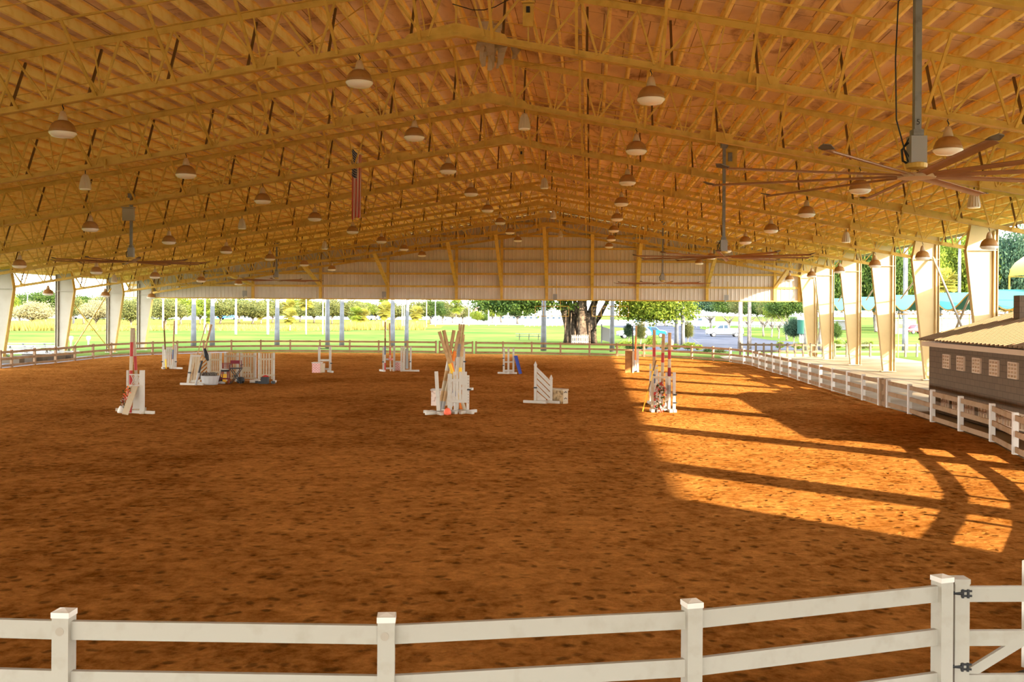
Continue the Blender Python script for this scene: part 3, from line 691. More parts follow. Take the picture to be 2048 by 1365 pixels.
fence(PZ2, 'ranch_fence', 'white three rail fence in front of the block hut at the right edge', g, mm=M['bouncevinyl'], pm=M['litvinyl'])
nf = fence(NEAR, 'ranch_fence', 'white three rail fence in the foreground along the bottom of the photo', g, caps=True)
for q, r_ in ((NEAR[3], .031), (NEAR[2], .031)):
    MB().tube(q-NEAR[0]+Vector((-.005, -.0685, .93)), q-NEAR[0]+Vector((-.005, -.0715, .93)), .034, n=16).build('glue_disc', M['vinyl_stain'], nf)
# foreground gate
g0 = Vector((4.19, 9.33, 0)); g1 = Vector((6.75, 9.42, 0))
gt = empty('ranch_gate', g0, 0, 'white three rail gate hinged to the big foreground post at the lower right', 'gate', 'white gates in the arena fence')
L = g1-g0
for i, q in enumerate((Vector((0, 0, 0)), L)):
    b = MB().box(q+Vector((0, 0, .53)), (.135, .135, 1.0)); b.box(q+Vector((0, 0, 1.03)), (.147, .147, .045)); b.build('stile', M['vinyl'], gt)
for z in (.97, .56, .15):
    MB().bar(Vector((.06, 0, z-.07)), L+Vector((-.06, 0, z-.07)), .05, .14).build('rail', M['vinyl'], gt)
MB().bar(Vector((.06, .03, .12)), Vector((.62, .03, .47)), .04, .09).build('diagonal_brace', M['vinyl'], gt)
for z in (.90, .22):
    b = MB(); b.box((.035, -.072, z), (.10, .012, .018)); b.box((.035, -.072, z+.045), (.10, .012, .018)); b.box((.0, -.075, z+.02), (.02, .014, .08)); b.box((.05, -.075, z+.02), (.02, .014, .08))
    b.tube((-.09, -.05, z+.02), (-.0, -.07, z+.02), .016, n=8); b.box((-.13, -.02, z+.02), (.03, .02, .09)); b.build('hinge', M['black'], gt)
# far gate and side gate
def small_gate(p, q, label, vm='bouncevinyl'):
    r = empty('ranch_gate', p, 0, label, 'gate', 'white gates in the arena fence'); L = q-p
    for a in (.0, 1.0): MB().box(L*a+Vector((0, 0, .53)), (.13, .13, 1.06)).build('stile', M[vm], r)
    for z in (.97, .56, .15): MB().bar(Vector((0, 0, z-.05)), L+Vector((0, 0, z-.05)), .045, .14).build('rail', M[vm], r)
    MB().bar(Vector((0, .02, .15)), L*.98+Vector((0, .02, .95)), .035, .09).build('diagonal_brace', M[vm], r)
    return r
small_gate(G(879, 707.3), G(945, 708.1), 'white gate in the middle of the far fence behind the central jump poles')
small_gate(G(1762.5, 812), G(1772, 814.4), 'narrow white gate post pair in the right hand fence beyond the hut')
# ================================================================ JUMPS IN THE ARENA
class Grp:
    def __init__(s, x, y, name, label, cat, group=None, obj=None):
        s.o = G(x, y); s.Y = s.o.y; s.sc = F/s.Y; s.root = empty(name, s.o, 0, label, cat, group)
    def p(s, x, y, dy=0.0, clamp=True):
        q = W(x, y, s.Y+dy)-s.o
        if clamp and q.z < .0: q.z = .0
        return q
    def post(s, x, yt, w=9, dy=0, m='white', name='post', d=.10, yb=None):
        t = s.p(x, yt, dy); z0 = 0.0 if yb is None else s.p(x, yb, dy).z
        MB().box((t.x, t.y, (t.z+z0)/2), (w/s.sc, d, t.z-z0)).build(name, M[m], s.root); return s
    def rail(s, x0, x1, y, h=5, dy=-.07, m='white', name='cross_rail', y1=None, d=.03):
        a, c = s.p(x0, y, dy), s.p(x1, y if y1 is None else y1, dy)
        MB().bar(a, c, d, h/s.sc).build(name, M[m], s.root); return s
    def slats(s, xs, yt, yb, w=4, dy=-.05, m='white', d=.02):
        for x in xs:
            a, c = s.p(x, yt, dy), s.p(x, yb, dy)
            MB().box((a.x, a.y, (a.z+c.z)/2), (w/s.sc, d, a.z-c.z)).build('slat', M[m], s.root)
        return s
    def foot(s, x, dy=0, L=.75, m='white', w=.11, ang=0, h=.10):
        a = s.p(x, 9999, dy); a = Vector((W(x, 700, s.Y+dy).x-s.o.x, dy, 0))
        MB().box((a.x, a.y, h/2), (w, L, h), rz=ang).build('foot', M[m], s.root); return s
    def cup(s, x, y, dy=-.07):
        a = s.p(x, y, dy); MB().box(a, (.13, .06, .05)).build('jump_cup', M['black'], s.root); return s
STD = 'white jump standards'
def pole(xt, yt, xb, yb, Y, r, cols, label, dyb=0.0, grp='jump poles leaning in bundles'):
    a = W(xb, yb, Y+dyb); c = W(xt, yt, Y)
    if a.z < .02: a.z = .02
    else: a = a+(c-a)*((.02-a.z)/(c.z-a.z))
    root_ = MB(); n = len(cols)
    for i, k in enumerate(cols):
        root_.tube(a.lerp(c, i/n)-a, a.lerp(c, (i+1)/n)-a, r, n=12, m=M[k], cap=True)
    o = root_.build('jump_pole', None, loc=a); tag(o, label, 'pole', grp); return o
# --- A: front left
A = Grp(272, 828, 'jump_standard', 'white jump standard with lattice top at the front left, nearest on that side', 'jump standard', STD)
A.post(284.5, 741, 9).post(256, 741, 4.5, .25).foot(284, .1, 1.0, ang=1.25).foot(258, .3, .6, ang=1.2)
for i in range(7):
    x = 262+i*3.2
    A.rail(x, min(x+9, 281), 771, 1.0, -.02, name='lattice_strip', y1=750, d=.01).rail(min(x+9, 281), x, 771, 1.0, -.03, name='lattice_strip', y1=750, d=.01)
A.rail(258, 282, 749.5, 1.6, -.03, name='lattice_frame').rail(258, 282, 772, 1.8, -.03, name='lattice_frame')
b = MB(); q = A.p(274, 775, .05); b.prism([A.p(265, 818, .05), A.p(281, 818, .05), A.p(281, 773, .05), A.p(268, 775, .05)], (0, .04, 0)); b.build('white_panel', M['white'], A.root)
pl = MB(); a, c = W(250, 827, A.Y-.55), W(270, 773, A.Y-.1); a.z = .03; pl.bar(Vector((0, 0, 0)), c-a, .20, .05, up=(0, -1, .3)); tag(pl.build('leaning_plank', M['cream'], loc=a), 'cream plank leaning on the front left standard beside the orange flowers', 'plank')
bb = MB(); bb.box((0, 0, .05), (1.0, .14, .10), rz=.35); tag(bb.build('timber_foot', M['cream'], loc=G(262, 822)), 'cream timber lying on the sand at the foot of the leaning plank', 'timber')
pole(264, 656.5, 260.5, 812, A.Y+.15, .054, ['red', 'cream', 'red', 'cream', 'red', 'cream', 'red', 'cream'][2:] , 'red and cream pole standing upright in the front left bundle', 0)
pole(267, 656.5, 275, 800, A.Y+.30, .050, ['cream', 'red', 'cream', 'red', 'cream', 'cream'], 'red and cream pole tilting right in the front left bundle', 0)
def flowers(name, cx, cy, Y, rad, cols, n, label, hgt=None, sq=1.0):
    c = W(cx, cy, Y); r = empty(name, (c.x, c.y, 0), 0, label, 'flowers')
    rnd = random.Random(int(cx*7+cy)); z0 = c.z
    for k in cols:
        b = MB()
        for i in range(n):
            d = Vector((rnd.gauss(0, 1), rnd.gauss(0, .7), rnd.gauss(0, 1)*sq)); d = d.normalized()*rad*rnd.random()**.4
            d.z = max(d.z*sq*1.0, .03-z0)
            for _ in range(3):
                e = [Vector((rnd.gauss(0, 1), rnd.gauss(0, 1), rnd.gauss(0, 1))).normalized()*rad*.22 for _ in range(3)]
                o = Vector((0, 0, z0))+d; b.add([o+e[0], o+e[1], o+e[2]], [(0, 1, 2)])
        b.build({'leafdark': 'foliage'}.get(k, 'petals'), M[k], r)
    return r
flowers('flower_bunch', 254, 788, A.Y-.2, .17, ['orange', 'leafdark', 'coral'], 40, 'orange artificial flowers on the front left standard', sq=1.5)
flowers('flower_bunch', 248, 806, A.Y-.3, .13, ['maroon', 'leafdark', 'white'], 30, 'purple and white artificial flowers low beside the leaning plank', sq=1.5)
b = MB(); b.lathe([(.16, 0), (.17, .05), (.10, .22), (.06, .24)], n=14); tag(b.build('flower_pot', M['white'], loc=G(245, 826), smooth=True), 'small white pot at the left foot of the front left standard', 'pot')
# --- B: rear left single
q = Grp(340, 738, 'jump_standard', 'slatted white standard holding two upright dark poles, back left by the curved fence', 'jump standard', STD)
q.post(327.5, 691, 5).post(350.5, 690, 5).rail(327, 351, 697, 3).rail(327, 351, 733, 3.2).foot(326, -.1, .8, ang=.4).foot(352, -.1, .9, ang=1.2).cup(324, 724).cup(352, 724)
q.slats((333, 337, 341, 345.5), 695, 733, 3.2)
pole(327.5, 642, 332, 733, q.Y-.25, .045, ['yellow', 'white', 'darkiron', 'darkiron', 'tan'], 'thin dark pole on the left of the back left pair', 0)
pole(349, 642, 344.5, 733, q.Y-.25, .045, ['white', 'navy', 'tan', 'tan', 'tan'], 'thin brown pole on the right of the back left pair', 0)
# --- C: cluster of standards
c = Grp(385, 770, 'jump_standard', 'leaning slatted white wing at the left end of the stored jump cluster', 'jump standard', STD)
a = c
MB().bar(a.p(376, 768, 0), a.p(384, 709, .1), .12, .12).build('post', M['white'], a.root)
for x in (388, 393.5, 399): MB().bar(a.p(x-6, 764, -.03), a.p(x, 710, .06), 4.6/a.sc, .02).build('slat', M['cream'], a.root)
a.foot(377, -.2, .8, ang=1.35).foot(395, -.2, .6, ang=1.3).rail(378, 400, 763, 5).rail(383, 402, 712, 4).cup(379, 746)
c = Grp(402, 768, 'jump_standard', 'white wing with diagonal boards in the stored jump cluster, behind the basket', 'jump standard', STD)
c.post(417, 708, 4, .2).post(393, 708, 7, .2, m='wood')
for i in range(7): c.rail(398, 416, 760-8*i+2, 3.0, .15, m='cream', name='diagonal_board', y1=743-8*i+2)
c.foot(410, -.2, .6, ang=1.2)
def panel(x0, x1, yt, yb, n, label, rails_, m='cream', dy=0):
    g_ = Grp((x0+x1)/2, yb, 'jump_standard', label, 'jump standard', STD)
    g_.post(x0+1.6, yt, 3.4, dy).post(x1-1.6, yt, 3.4, dy)
    for r in rails_: g_.rail(x0, x1, r, 3.4, dy-.06, m=m)
    step = (x1-x0-6)/n
    g_.slats([x0+3+step*(i+.5) for i in range(n)], yt+1, yb-7, step*.62, dy-.03, m=m)
    g_.foot(x0+1.6, dy, .7).foot(x1-1.6, dy, .7)
    return g_
panel(417.5, 443.5, 706, 764, 5, 'white slatted panel behind the basket in the stored jump cluster', (720, 745, 757))
panel(448.5, 477.5, 706, 763, 5, 'white slatted panel behind the bar stool in the stored jump cluster', (713, 757))
panel(480.5, 512.5, 706, 763, 5, 'white slatted panel behind the director chair in the stored jump cluster', (713, 757))
panel(516.5, 549.5, 706, 766, 5, 'cream slatted panel at the right end of the stored jump cluster, with rubber feet', (719, 751))
pole(412, 649, 393, 716, 47.3, .022, ['tan', 'tan', 'tan'], 'very thin brown rod leaning on the stored jump cluster', -.3)
pole(423, 649.5, 404, 722, 47.0, .05, ['lightgrey', 'black', 'tan', 'tan', 'tan'], 'thick brown pole leaning on the stored jump cluster', -.4)
tag(MB().path([W(409, 698, 46.5)-W(411, 700, 46.5), W(413, 712, 46.4)-W(411, 700, 46.5), W(416, 722, 46.4)-W(411, 700, 46.5)], [.06, .11, .05], n=7).build('hanging_bag', M['black'], loc=W(411, 700, 46.5)), 'dark bag hanging on the leaning thick pole', 'bag')
# basket of stuff
g_ = Grp(420, 770, 'laundry_basket', 'grey ribbed plastic basket full of netting in front of the jump cluster', 'basket')
n = 24; vs = []
for (rx, ry, z) in ((.34, .22, 0), (.36, .24, .02), (.46, .30, .42), (.49, .32, .43), (.44, .28, .41), (.34, .2, .05)):
    for i in range(n): t = 2*pi*i/n; k = .96 if i % 2 else 1.0; vs.append((rx*cos(t)*k, ry*sin(t)*k, z))
MB().add(vs, [(k*n+i, k*n+(i+1) % n, (k+1)*n+(i+1) % n, (k+1)*n+i) for k in range(5) for i in range(n)]+[tuple(range(n)), tuple(range(5*n, 6*n))]).build('tub', M['galv'], g_.root)
rnd = random.Random(3); b = MB()
for i in range(60):
    a0 = rnd.uniform(0, 2*pi); p_ = [Vector((.38*cos(a0)*rnd.random(), .24*sin(a0)*rnd.random(), .38+rnd.random()*.2)) for _ in range(4)]; b.path(p_, .02, n=4)
for i in range(8): b.path([Vector((-.4+.1*i, -.1, .40)), Vector((-.5+.11*i, -.15, .58)), Vector((-.62+.12*i, .05, .25+.02*i))], .03, n=5)
b.build('netting', M['bark'], g_.root)
b = MB(); b.lathe([(.14, 0), (.14, .02), (.07, .04), (.015, .22), (.0, .23)], n=16); tag(b.build('marker_cone', M['coral'], loc=G(431, 769), smooth=True), 'small coral cone on the sand just right of the grey basket', 'cone')
b = MB(); b.lathe([(.13, 0), (.16, .1), (.14, .28), (.08, .35), (.02, .36)], n=14); tag(b.build('garbage_bag', M['leafblue'], loc=G(438, 768)), 'dark green bundle between the basket and the bar stool', 'bundle')
b = MB(); b.path([(-.16, 0, .06), (0, 0, .08), (.17, .02, .05)], [.05, .07, .04], n=8); tag(b.build('hoof_boot', M['galv'], loc=G(443, 769)), 'pale rounded boot lying under the bar stool', 'boot')
# stools and chairs
g_ = Grp(450, 768, 'bar_stool', 'brown metal bar stool with slatted back and round dark seat', 'stool')
s_ = 1/g_.sc; X = lambda x: (x-450)*s_; Z = lambda y: (768-y)*s_
b = MB(); b.lathe([(.02, Z(744)), (.20, Z(743.5)), (.21, Z(741.5)), (.18, Z(740)), (.02, Z(739.5))], n=20); b.build('seat', M['black'], g_.root)
MB().lathe([(.02, Z(740)), (.16, Z(740)), (.15, Z(738)), (.02, Z(737.6))], n=16).build('cushion', M['white'], g_.root)
for dx in (-1, 1):
    for dy in (-1, 1): MB().bar((dx*.14, dy*.12, Z(743)), (dx*.21, dy*.18, 0), .03, .03).build('leg', M['maroon'], g_.root)
    MB().bar((dx*.16, .15, Z(743)), (dx*.19, .20, Z(727)), .03, .03).build('back_post', M['maroon'], g_.root)
for y in (727.5, 730.5, 733.5, 737): MB().bar((-.18, .19, Z(y)), (.18, .19, Z(y)), .02, .035).build('back_slat', M['maroon'], g_.root)
b = MB()
for a0, a1 in (((-.18, -.16), (.18, -.16)), ((-.18, .16), (.18, .16)), ((-.18, -.16), (-.18, .16)), ((.18, -.16), (.18, .16))): b.bar((*a0, Z(758)), (*a1, Z(758)), .03, .04)
b.build('foot_ring', M['maroon'], g_.root)
g_ = Grp(472, 768, 'director_chair', 'tall director chair with maroon canvas back and crossed black legs', 'chair')
X = lambda x: (x-472)*s_
for dy in (-.16, .16):
    for k in (-1, 1): MB().bar((-k*.26, dy, 0), (k*.24, dy, Z(738)), .035, .03).build('leg', M['black'], g_.root)
MB().box((0, 0, Z(737)), (.50, .38, .05)).build('seat', M['black'], g_.root)
MB().box((X(468), .18, Z(725)), (.44, .02, .16)).build('backrest', M['maroon'], g_.root)
for dx in (-.24, .22): MB().bar((dx, .18, Z(737)), (dx-.03, .18, Z(721.5)), .03, .03).build('back_post', M['maroon'], g_.root)
for dx in (-.27, .27): b = MB(); b.bar((dx, -.2, Z(730)), (dx, .2, Z(730)), .05, .02); b.bar((dx, -.17, Z(737)), (dx, -.17, Z(730)), .02, .02); b.build('armrest', M['black'], g_.root)
MB().bar((-.14, -.16, Z(752)), (.14, -.16, Z(752)), .03, .03).build('footrest', M['black'], g_.root)
g_ = Grp(494, 766, 'folding_chair', 'cream metal folding chair facing away beside the director chair', 'chair')
MB().box((0, -.10, .66), (.36, .02, .24), R=Matrix.Rotation(.12, 3, 'X')).build('backrest', M['cream'], g_.root)
MB().box((0, .12, .42), (.40, .38, .03)).build('seat', M['cream'], g_.root)
for dx in (-.2, .2):
    MB().tube((dx, -.12, .78), (dx, .25, 0), .012, n=6).build('front_leg', M['cream'], g_.root); MB().tube((dx*.92, .22, .42), (dx*.92, -.22, 0), .012, n=6).build('rear_leg', M['cream'], g_.root)
MB().tube((-.18, -.16, .12), (.18, -.16, .12), .01, n=6).build('stretcher', M['cream'], g_.root)
b = MB(); b.lathe([(.13, 0), (.16, .38), (.165, .39), (.14, .39), (.02, .37)], n=18); tag(b.build('yellow_bucket', M['yellow'], loc=G(447, 764.5)), 'yellow bucket behind the legs of the bar stool', 'bucket')
b = MB(); b.lathe([(.14, 0), (.20, .10), (.17, .26), (.05, .30)], n=14); tag(b.build('helmet_bag', M['black'], loc=G(481, 766.5)), 'dark bag on the sand under the right of the director chair', 'bag')
b = MB(); b.tube((-.25, 0, .09), (.18, .05, .09), .08, n=14); tag(b.build('white_pipe', M['white'], loc=G(510, 767)), 'white fat pipe end lying between the folding chair and the dark crate', 'pipe')
r_ = empty('milk_crate', G(530, 768), 0, 'black crate with a red cloth on top before the right end panel', 'crate')
b = MB(); b.box((0, 0, .16), (.34, .30, .32)); b.build('crate_body', M['black'], r_)
b = MB(); b.path([(-.1, 0, .34), (0, .02, .38), (.16, .0, .35)], [.03, .05, .03], n=6); b.build('red_cloth', M['red'], r_)
for i, (x, y) in enumerate(((514, 767), (520, 768), (547, 768))):
    tag(MB().box((0, 0, .06), (.14, .16, .12)).build('rubber_block', M['black'], loc=G(x, y)), ('small black rubber block %s' % ('left of the crate beside the white pipe', 'touching the left side of the black crate', 'under the right foot of the end panel')[i]), 'block', 'rubber blocks')
# --- D box and ladder standard
def coop(x0, x1, yt, yb, yb2, m_face, label, xs=None, sidew=6, cap=True):
    g_ = Grp((x0+x1)/2, yb, 'jump_box', label, 'jump box', 'boxes used as jump fillers')
    a, b_ = g_.p(x0, yb), g_.p(x1, yb2); h = g_.p(x0, yt).z
    a.z = 0; b_.z = 0; d = (b_-a); 
    MB().prism([a, b_, b_+Vector((0, 0, h)), a+Vector((0, 0, h))], (.05, .0, 0) if False else (0.02, .45, 0)).build('box_body', M[m_face], g_.root)
    MB().prism([b_+Vector((-.01, -.01, 0)), b_+Vector((sidew/g_.sc, .22, 0)), b_+Vector((sidew/g_.sc, .22, h*.98)), b_+Vector((-.01, -.01, h*.98))], (0.0, .25, 0)).build('box_end', M['cream'], g_.root)
    if cap: MB().prism([a+Vector((-.03, -.03, h)), b_+Vector((.03, -.03, h)), b_+Vector((.05, .5, h)), a+Vector((.0, .5, h))], (0, 0, .05)).build('box_top', M['white'], g_.root)
    return g_
coop(624, 641, 727, 746, 748.5, 'pinkbrick', 'pink brick painted jump box with white lid, left of centre at the back')
d_ = Grp(650, 745, 'jump_standard', 'open white ladder shaped standard behind the left pink brick box', 'jump standard', STD)
d_.post(638.5, 694, 4.4, .5).post(660.5, 694, 4.4).rail(640, 660, 697.5, 1.2, 0, m='black').rail(638, 660, 721, 4.2, 0).rail(645, 660, 738.5, 3.6, 0).foot(661, -.1, .8, ang=.5).cup(662.5, 727)
# --- E
e_ = Grp(779, 743, 'jump_standard', 'white standard holding two tall dark poles, back centre left of the gate', 'jump standard', STD)
e_.post(767.5, 694, 4.6).post(788.5, 693, 4, .5).rail(767, 789, 697, 1.4, .2).rail(768, 786, 719, 3.6, 0).rail(768, 788, 737, 3.6, 0).foot(765, -.2, .7, ang=.5).foot(788, .2, .6).cup(766, 724.5)
pole(770.5, 644, 770, 740, e_.Y-.2, .045, ['red', 'white', 'navy', 'darkiron', 'tan', 'tan'], 'dark narrow pole, left one of the two tall poles at the back centre', 0)
pole(779, 646.5, 781, 742, e_.Y-.25, .045, ['cream', 'cream', 'red', 'tan', 'tan', 'tan'], 'reddish brown pole, right one of the two tall poles at the back centre', 0)
flowers('flower_bunch', 781, 718, e_.Y-.3, .14, ['red', 'coral'], 30, 'red artificial flowers tied to the brown pole at the back centre')
coop(788, 801, 725, 742, 744, 'pinkbrick', 'pink brick painted jump box between the two standards at the back centre')
f_ = Grp(812, 743, 'jump_standard', 'white standard with a wide foot, right of the second pink brick box', 'jump standard', STD)
f_.post(803, 694, 3.4).post(808, 694, 4).post(821.5, 694, 3.4).foot(820, -.15, 1.1, ang=1.45).foot(804, 0, .6).cup(820, 724).slats((814,), 697, 738, 6, 0, m='lightgrey')
# --- F centre pile
f1 = Grp(917, 826, 'jump_standard', 'white slatted wing in front of the central pile of poles', 'jump standard', STD)
f1.post(900, 748, 9, 0, d=.14).post(936, 751, 5.5, 0).slats((908.5, 914.5, 920.5, 926.5, 931.5), 744, 806, 5.0, -.02).rail(903, 933, 761, 5, -.07).rail(903, 933, 802.5, 5, -.07)
for (x, dx, an) in ((900, 0, .6), (903, 0, -.9), (930, 0, .75), (937, 0, -.6)): f1.foot(x, -.1, .9, ang=an)
for i in range(10): MB().box(f1.p(936.5, 756+i*5.6, -.055), (.02, .012, .02)).build('peg_hole', M['black'], f1.root)
f1.cup(938, 780)
f2 = Grp(875, 828, 'jump_standard', 'plain white post standard at the left of the central pile of poles', 'jump standard', STD)
MB().bar(f2.p(877, 822, 0), f2.p(872.5, 743.5, 0), .12, .12).build('post', M['white'], f2.root)
f2.foot(874, -.1, .9, ang=.5).foot(880, -.1, 1.1, ang=-.95).foot(868, 0, .8, ang=1.0)
f3 = Grp(924, 780, 'jump_standard', 'white standard hidden behind the central pile of poles', 'jump standard', STD)
f3.post(928, 697, 4.4).post(908, 700, 4).slats((913, 918, 923), 716, 770, 4, .05).rail(908, 930, 742, 4).foot(930, 0, .8, ang=1.2).cup(929.5, 724)
coop(862, 890, 782, 812, 815, 'palestone', 'stone patterned jump box with white lid behind the plain white post')
YF = f1.Y
PL = [(878.5, 663.5, 906, 748, .2, .060, ['cream', 'white', 'yellow', 'tan', 'tan'], 'pole with a yellow band, leftmost of the central pile'),
      (887.5, 661, 908, 752, .25, .065, ['orange', 'cream', 'orange', 'tan', 'tan'], 'pole with orange bands leaning left, second from the left of the central pile'),
      (908, 661, 880, 815, .35, .062, ['lightgrey', 'tan', 'cream', 'tan', 'white', 'orange', 'tan', 'tan'], 'long pole with brown and white bands whose foot stands by the plain white post'),
      (918.5, 662.5, 886, 815, .3, .060, ['lightgrey', 'tan', 'cream', 'wood', 'cream', 'orange', 'tan', 'tan'], 'long pole with an orange band leaning right in the central pile'),
      (926.5, 669.5, 919, 760, .2, .058, ['white', 'yellow', 'cream', 'yellow', 'cream', 'tan', 'tan'], 'pole with two yellow bands at the right of the central pile'),
      (919, 648, 915, 760, 2.2, .034, ['white', 'navy', 'white', 'tan', 'tan'], 'brown pole reaching highest at the back of the central pile, left one'),
      (923.5, 649, 908, 775, 2.0, .038, ['white', 'navy', 'white', 'black', 'tan', 'tan'], 'pole with a black band at the back of the central pile'),
      (928, 649, 912, 780, 2.3, .038, ['white', 'white', 'navy', 'white', 'grey', 'tan', 'tan'], 'grey banded pole at the back of the central pile, rightmost of the tall ones'),
      (919, 688, 913, 800, .9, .08, ['white', 'navy', 'white', 'white', 'grey'], 'thick grey and white pole in the middle of the central pile')]
for xt, yt, xb, yb, dy, r, cols, lab in PL: pole(xt, yt, xb, yb, YF+dy, r, cols, lab, 0)
b = MB(); b.lathe([(.0, 0), (.12, .03), (.13, .12), (.08, .22), (.0, .26)], n=14); b2 = b.build('marker_cone', M['coral'], loc=G(895, 831), smooth=True); tag(b2, 'bright coral float on the sand at the front of the central pile', 'float')
# --- G
g_ = Grp(1016, 748, 'jump_standard', 'white standard with three uprights and the blue board leaning on it', 'jump standard', STD)
g_.post(1008, 696.5, 4).post(1017, 696.5, 4).post(1027, 696.5, 4).rail(1008, 1028, 724.5, 2.6, 0).rail(1008, 1028, 742, 4, 0).foot(1006, -.1, .6, ang=1.2).foot(1017, 0, .5).foot(1025, -.1, .5, ang=1.2).cup(1006.5, 717).cup(1006.5, 731.5)
for i, (xt, xb) in enumerate(((1030, 1040), (1032.5, 1042))):
    a, c = W(xb, 749, g_.Y-.3+i*.06), W(xt, 712, g_.Y-.1+i*.06); a.z = .02
    b = MB(); b.bar(Vector((0, 0, 0)), c-a, .13, .04, up=(0, -1, .2)); tag(b.build('leaning_board', M['blue'], loc=a), ('dark blue board leaning on the three post standard', 'second blue board right behind the first on the three post standard')[i], 'board', 'blue boards')
# --- H
h_ = Grp(1085, 806, 'jump_standard', 'white wing with slanted boards and pointed posts, right of centre', 'jump standard', STD)
h_.post(1071, 731, 5.5, 0).post(1102.5, 758, 5.2, 0)
for x, y in ((1071, 731), (1102.5, 758)):
    t = h_.p(x, y, 0); MB().add([(t.x+a*.07, t.y+c_*.07, t.z) for a, c_ in ((-1, -1), (1, -1), (1, 1), (-1, 1))]+[(t.x+a*.035, t.y+c_*.035, t.z+.0) for a, c_ in ((-1, -1), (1, -1), (1, 1), (-1, 1))]+[(t.x, t.y, t.z+.17)], [(0, 1, 2, 3), (0, 1, 8), (1, 2, 8), (2, 3, 8), (3, 0, 8)]).build('finial', M['white'], h_.root)
def slat_poly(pts): MB().prism([h_.p(x, y, -.03) for x, y in pts], (0, .03, 0)).build('slanted_board', M['white'], h_.root)
slat_poly([(1074, 735), (1100, 761), (1100, 771), (1074, 744.5)])
for i in range(3):
    y = 747+12.2*i; slat_poly([(1074, y), (1100, y+26), (1100, y+36), (1074, y+10)] if i < 2 else [(1074, y), (1100, y+26), (1100, y+29), (1096, y+29.5), (1074, y+10)])
slat_poly([(1074, 784), (1092, 799), (1092, 801.5), (1074, 801.5)])
h_.rail(1074, 1100, 802, 1.8, -.04).foot(1071, -.2, .95, ang=1.2).foot(1101, -.2, .8, ang=1.2).cup(1070.5, 776)
cp = Grp(1115, 808, 'jump_box', 'stone painted jump box with cream ends, against the right foot of the slanted wing', 'jump box', 'boxes used as jump fillers')
a, b_ = cp.p(1099, 800, .5), cp.p(1126, 809); a.z = b_.z = 0; hh = cp.p(1126, 782).z
MB().prism([a, b_, b_+Vector((0, 0, hh)), a+Vector((0, 0, hh))], (.10, .35, 0)).build('box_body', M['stone'], cp.root)
MB().prism([b_+Vector((0, -.01, 0)), b_+Vector((.19, .12, 0)), b_+Vector((.19, .12, hh)), b_+Vector((0, -.01, hh))], (.02, .25, 0)).build('box_end', M['cream'], cp.root)
MB().prism([a+Vector((-.02, -.03, hh)), b_+Vector((-.02, -.04, hh)), b_+Vector((.22, .10, hh)), b_+Vector((.24, .42, hh)), a+Vector((.1, .36, hh))], (0, 0, .05)).build('box_top', M['cream'], cp.root)
for z in (.18, .42): MB().path([b_+Vector((.05, -.0, z)), b_+Vector((.10, .0, z+.05)), b_+Vector((.15, .06, z))], .012, n=6).build('handle', M['black'], cp.root)
# --- I
i_ = Grp(1257, 746, 'upright_board', 'upright mottled brown board with a cream edge, in the sun strip at the back', 'board')
MB().box((0, 0, i_.p(1257, 702).z/2), (13.5/i_.sc, .10, i_.p(1257, 702).z)).build('panel', M['brown'], i_.root)
MB().box((8.5/i_.sc, -.05, i_.p(1257, 703).z/2), (3.2/i_.sc, .14, i_.p(1257, 703).z)).build('edge_post', M['cream'], i_.root)
i2 = Grp(1274, 744, 'jump_standard', 'white standard standing right behind the upright brown board', 'jump standard', STD)
i2.post(1275.5, 698, 4.2).post(1269, 702, 3).rail(1269, 1277, 724, 2.4).rail(1269, 1277, 740, 4).foot(1275, -.1, .7)
pole(1265, 652, 1267.5, 742, 59.2, .04, ['navy', 'navy', 'black', 'black'], 'thin black pole behind the upright brown board', 0)
pole(1272.5, 652, 1270, 740, 59.6, .055, ['white', 'orange', 'orange', 'tan'], 'orange brown pole behind the upright brown board', 0)
# --- J
j_ = Grp(1320, 824, 'jump_standard', 'white slatted standard wrapped with red flowers, in the sun right of centre', 'jump standard', STD)
j_.post(1305, 752, 5, 0, m='cream').post(1348.5, 745, 5.5, 0).slats((1314, 1320, 1333, 1340), 745, 818, 4.6, .05).rail(1302, 1350, 755, 4.4, -.03, m='cream').rail(1302, 1350, 820, 3, 0)
j_.foot(1305, 0, .5).foot(1316, 0, .5).foot(1341, 0, .6).foot(1349, 0, .5).cup(1350, 790).cup(1350, 806)
j2 = Grp(1305, 812, 'jump_standard', 'narrower white standard behind the flower wrapped one', 'jump standard', STD)
j2.post(1301, 728, 3.6, .8).post(1314, 730, 3.6, .8).rail(1300, 1315, 741, 3, .7, m='yellow', y1=736).foot(1300, .8, .7)
for xt, yt, xb, yb, dy, cols, lab in ((1308.5, 660.5, 1307.5, 815, .5, ['white', 'red', 'white', 'navy', 'cream', 'tan', 'red', 'tan', 'tan'], 'pole with a red band, left one of the three upright poles in the sun'),
                                      (1327, 668, 1322.5, 816, .3, ['white', 'cream', 'tan', 'tan', 'cream', 'red', 'tan', 'tan'], 'brown pole, middle one of the three upright poles in the sun'),
                                      (1339.5, 666, 1337.5, 820, .0, ['white', 'white', 'grey', 'white', 'maroon', 'cream', 'red', 'tan', 'tan'], 'pole with a maroon band, right one of the three upright poles in the sun')):
    pole(xt, yt, xb, yb, j_.Y+dy, .058, cols, lab, 0)
pole(1312, 722, 1294, 790, j_.Y-.1, .02, ['yellow', 'yellow', 'darkiron', 'yellow', 'darkiron'], 'thin yellow rod leaning on the left of the flower wrapped standard', 0)
flowers('flower_garland', 1321, 795, j_.Y-.2, .26, ['red', 'leafdark', 'white'], 60, 'red and white artificial flower garland hanging on the sunlit standard', sq=2.0)
